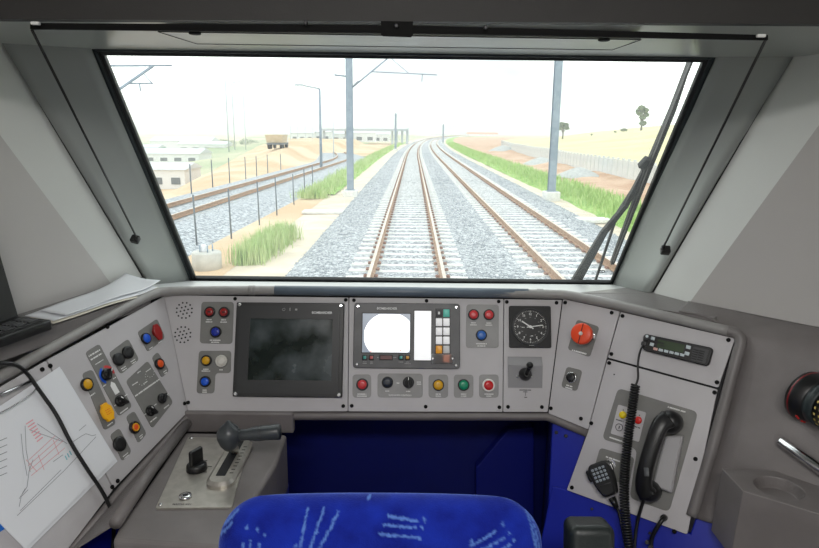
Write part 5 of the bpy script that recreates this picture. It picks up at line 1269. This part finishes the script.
# earthworks to the left: a bare orange mound falling away to low ground
mb = MB(); rows = []
for j in range(50):
    y = 14+(170-14)*(j/49)**1.3; rows.append([V((x, y, moundz(x, y))) for x in [-11.0-37*(i/59)**1.15 for i in range(60)]])
tag(mb.grid(rows).build('earth_mound', M_earth, fix=False), kind='structure')
mb = MB(); rows = [[V((x, y, -.5+.12*noise.noise(V((x*.3, y*.2, 5))))) for x in [-12.4+k*.95 for k in range(9)]] for y in yrange(88, 190, 16, 1.0)]
tag(mb.grid(rows).build('works_yard', M_earth, fix=False), kind='structure')
o = strip(MB(), yrange(4, 75, 40, 1.2), [(-6.7, -.6), (-6.0, -.52), (-5.3, -.48), (-4.2, -.44)]).build('earth_strip', M_earth, fix=False); tag(o, kind='structure')
# soil strip, mounds, wall, field on the right
def rwx(y, off=0.0): return 14.2+off+.00055*max(0, y-45)**2
mb = MB(); rows = []
for y in yrange(14, 420, 70, 1.8):
    a_, b_ = tcx(y, 9.7), rwx(y, .3); b_ = max(b_, a_+1.5); rows.append([V((a_+(b_-a_)*k/8, y, -.45+.25*noise.noise(V((k*.6, y*.12, 9)))+.35*k/8)) for k in range(9)])
tag(mb.grid(rows).build('soil_strip', M_soil, fix=False), kind='structure')
def mound(px, py, w, h, label, m_):
    c = onz(px, py, -.3); mb = MB(); rows = []
    for j in range(9):
        t_ = j/8; rr_ = w*(1-t_); r_ = []
        for k in range(21):
            a_ = 2*math.pi*k/20; f = 1+.18*noise.noise(V((math.cos(a_)*2, math.sin(a_)*2, px))); r_.append(V((rr_*f*math.cos(a_), rr_*f*math.sin(a_)*1.3, h*(1-(1-t_)**1.4)-.05)))
        rows.append(r_)
    o = mb.grid(rows).build('gravel_heap', m_); o.location = c; tag(o, label, 'gravel heap', 'gravel heaps on the orange soil'); return o
M_heap = mat('heap_gravel', rgb(168, 172, 172), .95, col2=rgb(190, 192, 190), nscale=6)
mound(579, 176, 1.7, .7, 'largest grey gravel heap, nearest on the orange soil', M_heap); mound(541, 164, 1.8, .75, 'middle grey gravel heap on the orange soil', M_heap); mound(503, 151, 2.6, 1.0, 'farthest grey gravel heap on the orange soil', M_heap)
# concrete fence: post and panel pieces
cf = empty('concrete_fence', (rwx(14), 14, -.2)); tag(cf, 'pale concrete panel fence along the foot of the dry field', 'fence')
pm = MB().box((0, 0, .60), (.14, .17, 1.5)).box((0, 0, 1.36), (.17, .20, .05)); qm = MB().box((0, 0, .58), (.07, 1.02, 1.36)).box((0, 0, 1.28), (.10, 1.02, .06))
ps_ = pm.build('post', M_cwall, cf); qs_ = qm.build('panel', M_cwall, cf); first = True; y = 14.0; farw = MB(); k = 0
while y < 330:
    x = rwx(y); x2 = rwx(y+1.15); a_ = -math.atan2(x2-x, 1.15); z = -.25+.20*noise.noise(V((0, y*.05, 4)))+.15
    if y < 150:
        o1 = ps_ if first else inst(ps_, cf); o2 = qs_ if first else inst(qs_, cf); first = False
        o1.location = V((x, y, z-.15))-cf.location; o1.rotation_euler = (0, 0, a_); o2.location = V(((x+x2)/2, y+.575, z-.2+.03*(k % 2)))-cf.location; o2.rotation_euler = (0, 0, a_)
        y += 1.15; k += 1
    else:
        x2 = rwx(y+6); a_ = -math.atan2(x2-x, 6); farw.box(((x+x2)/2, y+3, z+.4), (.09, 6.3, 1.4), Matrix.Rotation(a_, 3, 'Z')); y += 6
fw = farw.build('far_panels', M_cwall, cf); fw['kind'] = 'stuff'
# field
mb = MB(); rows = []
for y in yrange(18, 700, 50, 1.9):
    r_ = []
    for k in range(30):
        d = 130*(k/29)**1.3; x = rwx(min(y, 380), .15)+d+max(0, y-380)*.3
        z = .25+5.2*sstep(0, 55, d)*(.55+.45*sstep(40, 150, y))*(1-.75*sstep(180, 520, y))+.12*noise.noise(V((x*.1, y*.05, 0)))
        r_.append(V((x, y, z)))
    rows.append(r_)
tag(mb.grid(rows).build('field', M_field, fix=False), kind='structure')
def fieldz(x, y):
    d = x-rwx(min(y, 380), .15); return .25+5.2*sstep(0, 55, d)*(.55+.45*sstep(40, 150, y))*(1-.75*sstep(180, 520, y))

# trees on the skyline
M_bark = mat('tree_bark', rgb(104, 100, 92), .9); M_leafd = mat('tree_leaf', rgb(120, 140, 114), .8, col2=rgb(146, 162, 136), nscale=2)
def tree(px, D, h, label, blobs, trunk=.3, m_=None, name='tree'):
    x = atD(px, 130, D).x; y = atD(px, 130, D).y; z = fieldz(x, y)-.1
    r_ = empty(name, (x, y, z)); tag(r_, label, 'tree' if name == 'tree' else 'bush', 'trees and bushes on the skyline of the field')
    tm = MB(); tm.tube([(0, 0, 0), (.06*h*.2, 0, h*trunk*.6), (0, 0, h*trunk+.25*h)], [.045*h, .035*h, .02*h], 8)
    lf = MB()
    for (bx_, bz, br_) in blobs:
        tm.tube([(0, 0, h*trunk*.8), (bx_*h*.7, 0, bz*h*.92)], [.022*h, .01*h], 6)
        for _ in range(int(520*br_/.15)):
            v = V((rnd.gauss(0, 1), rnd.gauss(0, 1), rnd.gauss(0, 1))).normalized()*rnd.uniform(.55, 1)*br_*h; c = V((bx_*h, rnd.uniform(-.05, .05)*h, bz*h))+V((v.x, v.y, v.z*.75)); s_ = .04*h*rnd.uniform(.6, 1.3)
            R_ = Matrix.Rotation(rnd.uniform(0, 6.3), 3, 'Z') @ Matrix.Rotation(rnd.uniform(0, 3.1), 3, 'X')
            lf.add([c+R_ @ V(q) for q in ((-s_, 0, 0), (0, -s_*.6, 0), (s_, 0, 0), (0, s_*.6, 0))], [(0, 1, 2, 3)])
    tm.build('trunk', M_bark, r_); lf.build('foliage', m_ or M_leafd, r_, fix=False)
tree(641, 150, 6.0, 'tallest lone tree on the skyline, beside the wiper', [(-.06, .86, .13), (.10, .78, .13), (.14, .60, .11), (-.10, .66, .12), (.02, .5, .12), (.05, .28, .13), (-.18, .76, .08)], .3)
tree(563, 165, 5.0, 'smaller round-headed tree on the skyline beside the right mast', [(-.10, .75, .16), (.12, .72, .16), (.2, .58, .13), (-.16, .56, .13), (.02, .62, .15)], .4)
tree(624, 152, 1.5, 'low rounded bush left of the tallest tree', [(0, .5, .32), (.3, .42, .26), (-.32, .4, .26)], .2, name='bush')
tree(592, 160, .8, 'tiny bush between the two skyline trees', [(0, .5, .35)], .2, name='bush'); tree(615, 158, .8, 'very small bush on the skyline near the low rounded bush', [(0, .5, .35), (.4, .4, .2)], .2, name='bush')

# catenary masts
def mast(px, py, label, h=7.6, w=.30, arm=0, m_=None, zb=-.4, lamp=False, name='catenary_mast', base=True):
    b = onz(px, py, zb); r_ = empty(name, b); tag(r_, label, 'mast', 'masts along the railway')
    mm_ = m_ or M_mast
    c = MB(); c.box((0, -w/2+.012, h/2), (w, .02, h)); c.box((0, w/2-.012, h/2), (w, .02, h)); c.box((0, 0, h/2), (.02, w-.02, h)); c.build('column', mm_, r_)
    if base:
        bb_ = MB().rbox((0, 0, .05), (w*2.2, w*2.2, .5), .04).build('footing', M_conc, r_); MB().box((0, 0, .31), (w*1.5, w*1.5, .03)).build('base_plate', mm_, r_)
    if arm:
        s_ = arm; t_ = MB(); z1, z2 = 5.15, 6.7
        t_.tube([(0, 0, z1), (s_*1.95, 0, z2)], .035, 8); ca = t_.build('cantilever', mm_, r_)
        MB().tube([(0, 0, z2+.1), (s_*1.95, 0, z2)], .025, 6).build('stay_tube', mm_, r_)
        MB().tube([(s_*1.1, 0, z1+.86), (s_*4.25, 0, z1+.74)], .025, 6).build('registration_tube', mm_, r_)
        MB().tube([(s_*1.95, 0, z2), (s_*2.9, 0, z1+.79)], .015, 6).build('dropper', mm_, r_)
        MB().tube([(s_*3.55, 0, z1+.76), (s_*3.53, 0, z1+.42)], .02, 6).build('steady_arm', mm_, r_)
        ins = MB(); 
        for q in range(5): ins.lathe([(.03, -.02), (.075, 0), (.03, .02)], 10, V((s_*(.18+.06*q), 0, z1+.18+.06*q)))
        ins.build('insulator', mm_, r_); MB().box((s_*-.06, -.02, z1), (.12, .3, .16)).build('bracket', mm_, r_)
        MB().tube([(0, 0, z1+.62), (-s_*.72, 0, z1+.70)], .04, 6).build('back_arm', mm_, r_)
    return r_
mast(350.5, 196, 'nearest left steel mast with a cantilever arm reaching over the track', 8.05, .32, 1)
mast(551, 197.5, 'nearest right steel mast standing in the grass verge', 8.6, .34, 0, zb=-.3)
mast(395.5, 150.5, 'second left steel mast farther along the track', 6.2, .36, 0)
mast(443, 143.5, 'slim far mast between the two tracks\' bend', 5.2, .4, 0, zb=-.3)
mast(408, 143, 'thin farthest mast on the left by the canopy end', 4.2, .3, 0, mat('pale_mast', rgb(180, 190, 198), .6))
# left cantilever coming in from a mast outside the picture
lm = empty('catenary_mast', onz(62, 238, -.55)); tag(lm, 'mast off to the left whose cantilever pokes into the windscreen top corner', 'mast', 'masts along the railway')
lD = (lm.location-EYE).dot(FWD)
def lmp(x, y): return atD(x, y, lD)-lm.location
MB().box((0, 0, 4.3), (.3, .3, 8.6)).build('column', M_mast, lm); MB().tube([lmp(63, 66), lmp(172, 65.5)], .03, 6).build('top_tube', M_mast, lm); MB().tube([lmp(63, 128), lmp(153, 66)], .045, 6).build('cantilever', M_mast, lm)
MB().tube([lmp(128, 83.5), lmp(153, 83.2)], .025, 6).build('registration_tube', M_mast, lm); MB().tube([lmp(143, 73), lmp(152, 83)], .018, 6).build('dropper', M_mast, lm); MB().tube([lmp(139.5, 83.5), lmp(140.5, 91)], .025, 6).build('steady_arm', M_mast, lm)
# lamp posts and thin poles in the works yard
def pole(px, py, ptop, D, label, r=.07, arm=0, cat='pole', name='light_pole'):
    b = atD(px, py, D); t_ = atD(px, ptop, D); o = empty(name, b); tag(o, label, cat, 'thin poles in the works yard'); h = t_.z-b.z
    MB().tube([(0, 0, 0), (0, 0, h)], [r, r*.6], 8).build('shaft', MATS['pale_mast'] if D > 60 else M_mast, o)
    if arm: MB().tube([(0, 0, h), (arm, 0, h+.25)], r*.5, 6).build('arm', MATS['pale_mast'], o); MB().rbox((arm*1.25, 0, h+.28), (abs(arm)*.5, .25, .12), .03).build('luminaire', MATS['pale_mast'], o)
    return o
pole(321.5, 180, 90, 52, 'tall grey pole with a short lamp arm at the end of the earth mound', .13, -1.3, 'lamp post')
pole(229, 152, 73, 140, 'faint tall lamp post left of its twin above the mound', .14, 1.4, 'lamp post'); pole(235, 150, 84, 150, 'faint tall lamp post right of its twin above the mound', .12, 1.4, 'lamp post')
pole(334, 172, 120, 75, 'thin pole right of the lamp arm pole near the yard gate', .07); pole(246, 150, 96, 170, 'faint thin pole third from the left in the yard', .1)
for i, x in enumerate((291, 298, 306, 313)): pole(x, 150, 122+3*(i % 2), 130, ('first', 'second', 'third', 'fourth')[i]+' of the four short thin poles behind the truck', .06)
# wire fence posts on the left
wf = empty('wire_fence', onz(231.5, 239, -.5)); tag(wf, 'thin wire fence with slim dark posts on the left', 'fence')
fpts = [(150, 268, -.5, 1.5), (197, 247, -.5, 1.5), (231.5, 239, -.5, 1.55), (259.5, 225.7, -.5, 1.55), (277, 216, -.5, 1.5), (294, 205, -.5, 1.4), (305, 197, -.5, 1.4), (313, 190, -.5, 1.4)]
tops = []
for x, y, z, h in fpts:
    b = onz(x, y, z); MB().tube([b-wf.location, b-wf.location+V((-.02, 0, h))], .028, 6).build('post', M_post, wf); tops.append(b)
for f in (.35, .92): MB().tube([b-wf.location+V((0, 0, 1.45*f)) for b in tops], .004, 4).build('wire', M_post, wf)
wf2 = empty('wire_fence', onz(213, 191, -.5)); tag(wf2, 'second row of slim dark posts in front of the earth mound', 'fence')
for x, y, h in ((192, 200, 1.7), (213, 191, 1.7), (230, 187, 1.7), (246, 182, 1.6), (257, 180, 1.6), (268, 177, 1.6), (281, 173, 1.5)):
    b = onz(x, y, -.5); MB().tube([b-wf2.location, b-wf2.location+V((0, 0, h))], .035, 6).build('post', M_post, wf2)
# concrete stump
cs_b = onz(207.5, 270, -.5); st_ = empty('concrete_stump', cs_b); tag(st_, 'round pale concrete foundation stump with bolts beside the grass tuft', 'foundation')
MB().lathe([(.345, -.05), (.345, .42), (.33, .45), (.05, .45)], 28).build('drum', mat('stump_concrete', rgb(186, 186, 180), .9, col2=rgb(204, 204, 198), nscale=3), st_)
for k in range(4): a_ = k*math.pi/2+.5; MB().lathe([(.018, .44), (.018, .62)], 8, (.15*math.cos(a_), .15*math.sin(a_), 0)).build('anchor_bolt', M_mast, st_)
MB().rbox((-.06, 0, .53), (.14, .12, .2), .05).build('wrapped_rag', M_paper, st_)
# concrete slabs beside the line
for px, py, sz, lb_ in ((589, 222, (1.5, .8, .14), 'flat pale concrete slab beside the right track'), (323, 213, (1.6, .7, .10), 'flat pale concrete slab at the foot of the left mast')):
    o = MB().rbox((0, 0, sz[2]/2), sz, .02).build('concrete_slab', M_conc); o.location = onz(px, py, -.42); tag(o, lb_, 'slab')

# works yard, sheds, far canopy, hills
M_wht = mat('shed_white', rgb(226, 228, 230), .7); M_roofg = mat('shed_roof', rgb(200, 206, 210), .6); M_green = mat('green_cladding', rgb(70, 150, 120), .7); M_roofr = mat('tile_roof', rgb(196, 120, 90), .8)
def shed(px, py, D, w, d, h, label, roof=True, wallm=None, roofm=None, windows=0):
    b = atD(px, py, D); o = empty('warehouse', b); tag(o, label, 'building', 'low buildings beyond the earth mound')
    MB().box((0, 0, h/2-1), (w, d, h+2)).build('walls', wallm or M_wht, o)
    if roof: MB().add([(-w/2-.3, -d/2-.3, h), (w/2+.3, -d/2-.3, h), (w/2+.3, d/2+.3, h), (-w/2-.3, d/2+.3, h), (-w/2-.3, 0, h+.12*d), (w/2+.3, 0, h+.12*d)], [(0, 1, 5, 4), (2, 3, 4, 5), (0, 4, 3), (1, 2, 5), (3, 2, 1, 0)]).build('roof', roofm or M_roofg, o)
    for k in range(windows): MB().box((-w/2+w*(k+.5)/windows, -d/2-.02, h*.5), (w/windows*.5, .06, h*.3)).build('window', M_post, o)
    return o
shed(168, 190, 80, 6.5, 6, 2.7, 'nearest white shed at the left edge below the mound', windows=3); shed(172, 164, 142, 15, 9, 2.4, 'long white shed behind the nearest one', windows=5)
shed(153, 158, 170, 5, 6, 2.8, 'small green clad shed at the far left', wallm=M_green); shed(206, 153, 205, 15, 8, 2.8, 'pale shed farther right below the horizon', windows=4); shed(186, 149, 240, 22, 12, 3.0, 'widest faint shed far off on the left')
for i, (px, w) in enumerate(((304, 5), (319, 6), (337, 7), (360, 8), (378, 6))): shed(px, 144, 200+8*i, w*1.4, 6, 3.4+.4*(i % 2), ('first', 'second', 'third', 'fourth', 'fifth')[i]+' from the left of the white yard buildings under the canopy', windows=3)
shed(433, 138, 560, 26, 14, 3.8, 'long white station building where the tracks bend away'); shed(482, 137.5, 600, 28, 12, 3.2, 'red roofed building beyond the bend', roofm=M_roofr)
# flat canopy on columns
cn = empty('station_canopy', atD(360, 150, 165)); tag(cn, 'long flat canopy on columns in the distance left of the track', 'canopy')
cD = 165
def cnp(x, y, dd=0): return atD(x, y, cD+dd)-cn.location
MB().slab([cnp(320, 128.5), cnp(408, 129), cnp(408, 129)+V((0, 14, 0)), cnp(320, 128.5)+V((0, 14, 0))], (0, 0, 1), .55).build('roof', MATS['pale_mast'], cn)
for x in (323, 345, 392, 396.5, 402, 407): MB().box((cnp(x, 138).x, 3, (cnp(x, 129).z+cnp(x, 150).z)/2), (.55, .55, cnp(x, 129).z-cnp(x, 150).z)).build('column', MATS['pale_mast'], cn)
# dump truck on the mound
tD = 40.0
while tD < 150 and atD(278, 148.8, tD).z > moundz(atD(278, 148.8, tD).x, atD(278, 148.8, tD).y): tD += .5
tr = empty('dump_truck', atD(278, 148.8, tD)); tr.scale = (.72, .72, .72); tag(tr, 'dusty dump truck parked on top of the earth mound', 'truck')
M_tb = mat('truck_body', rgb(190, 176, 150), .8, col2=rgb(206, 192, 168), nscale=3)
MB().box((0, 0, .85), (2.4, 6.0, .3)).build('chassis', M_post, tr)
MB().add([(-1.25, -2.8, 1.05), (1.25, -2.8, 1.05), (1.25, 1.4, 1.05), (-1.25, 1.4, 1.05), (-1.4, -3.1, 2.3), (1.4, -3.1, 2.3), (1.4, 1.5, 2.3), (-1.4, 1.5, 2.3)], [(3,2,1,0),(4,5,6,7),(0,1,5,4),(1,2,6,5),(2,3,7,6),(3,0,4,7)]).build('tipper_body', M_tb, tr)
MB().rbox((0, 2.3, 1.8), (2.3, 1.5, 1.9), .15).build('cab', M_wht, tr)
for sx in (-1, 1):
    for yy in (-2.1, -.9, 2.3): MB().lathe([(.5, -.18), (.52, 0), (.5, .18)], 16, (sx*1.0, yy, .5), Matrix.Rotation(rad(90), 3, 'Y')).build('wheel', M_blkm, tr)
# far hills
mb = MB(); rows = [[], [], []]
for k in range(61):
    x = -1700+3400*k/60; h = 14+10*noise.noise(V((x*.003, 0, 0)))+4*noise.noise(V((x*.012, 3, 0)))
    rows[0].append(V((x, 1250, -20))); rows[1].append(V((x, 1500, max(3, h)))); rows[2].append(V((x, 1900, max(4, h*1.15))))
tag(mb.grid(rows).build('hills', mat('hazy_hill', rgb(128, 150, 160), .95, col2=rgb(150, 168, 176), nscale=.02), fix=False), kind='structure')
# scrub trees on the low ground
ORD = ('first', 'second', 'third', 'fourth', 'fifth', 'sixth', 'seventh', 'eighth', 'ninth')
for i in range(9):
    px = 192+i*10.5+rnd.uniform(-3, 3); D = 262+9*i; b = atD(px, 146, D); b.z = -4.3 if px < 240 else b.z-.5
    r_ = empty('bush', (b.x, b.y, b.z)); tag(r_, ORD[i]+' hazy green bush from the left in the row beyond the mound', 'bush', 'bushes on the low ground')
    lf = MB(); h = rnd.uniform(2.2, 4.2)
    for _ in range(150):
        v = V((rnd.gauss(0, 1), rnd.gauss(0, 1), rnd.gauss(0, 1))).normalized()*rnd.uniform(.5, 1); c = V((v.x*h*.9, v.y*h*.6, h*.5+v.z*h*.5)); s_ = h*.12
        R_ = Matrix.Rotation(rnd.uniform(0, 6.3), 3, 'Z') @ Matrix.Rotation(rnd.uniform(0, 3.1), 3, 'X'); lf.add([c+R_ @ V(q) for q in ((-s_, 0, 0), (0, -s_*.6, 0), (s_, 0, 0), (0, s_*.6, 0))], [(0, 1, 2, 3)])
    lf.build('foliage', M_leafd, r_, fix=False); MB().tube([(0, 0, -1), (0, 0, h*.6)], [.15, .06], 6).build('stem', M_bark, r_)

# haze over the land: a thin homogeneous volume in front of the train
hz = MB().box((0, 1500, 10), (5000, 2960, 30)).build('haze', None)
hm = bpy.data.materials.new('haze'); hm.use_nodes = True; ht_ = hm.node_tree; ht_.nodes.clear()
ho = ht_.nodes.new('ShaderNodeOutputMaterial'); vs_ = ht_.nodes.new('ShaderNodeVolumeScatter'); vs_.inputs['Density'].default_value = .0009; vs_.inputs['Color'].default_value = (.97, .985, 1, 1)
ht_.links.new(vs_.outputs[0], ho.inputs['Volume']); hz.data.materials.clear(); hz.data.materials.append(hm); tag(hz, 'pale haze hanging over the far land', 'haze', kind='stuff')
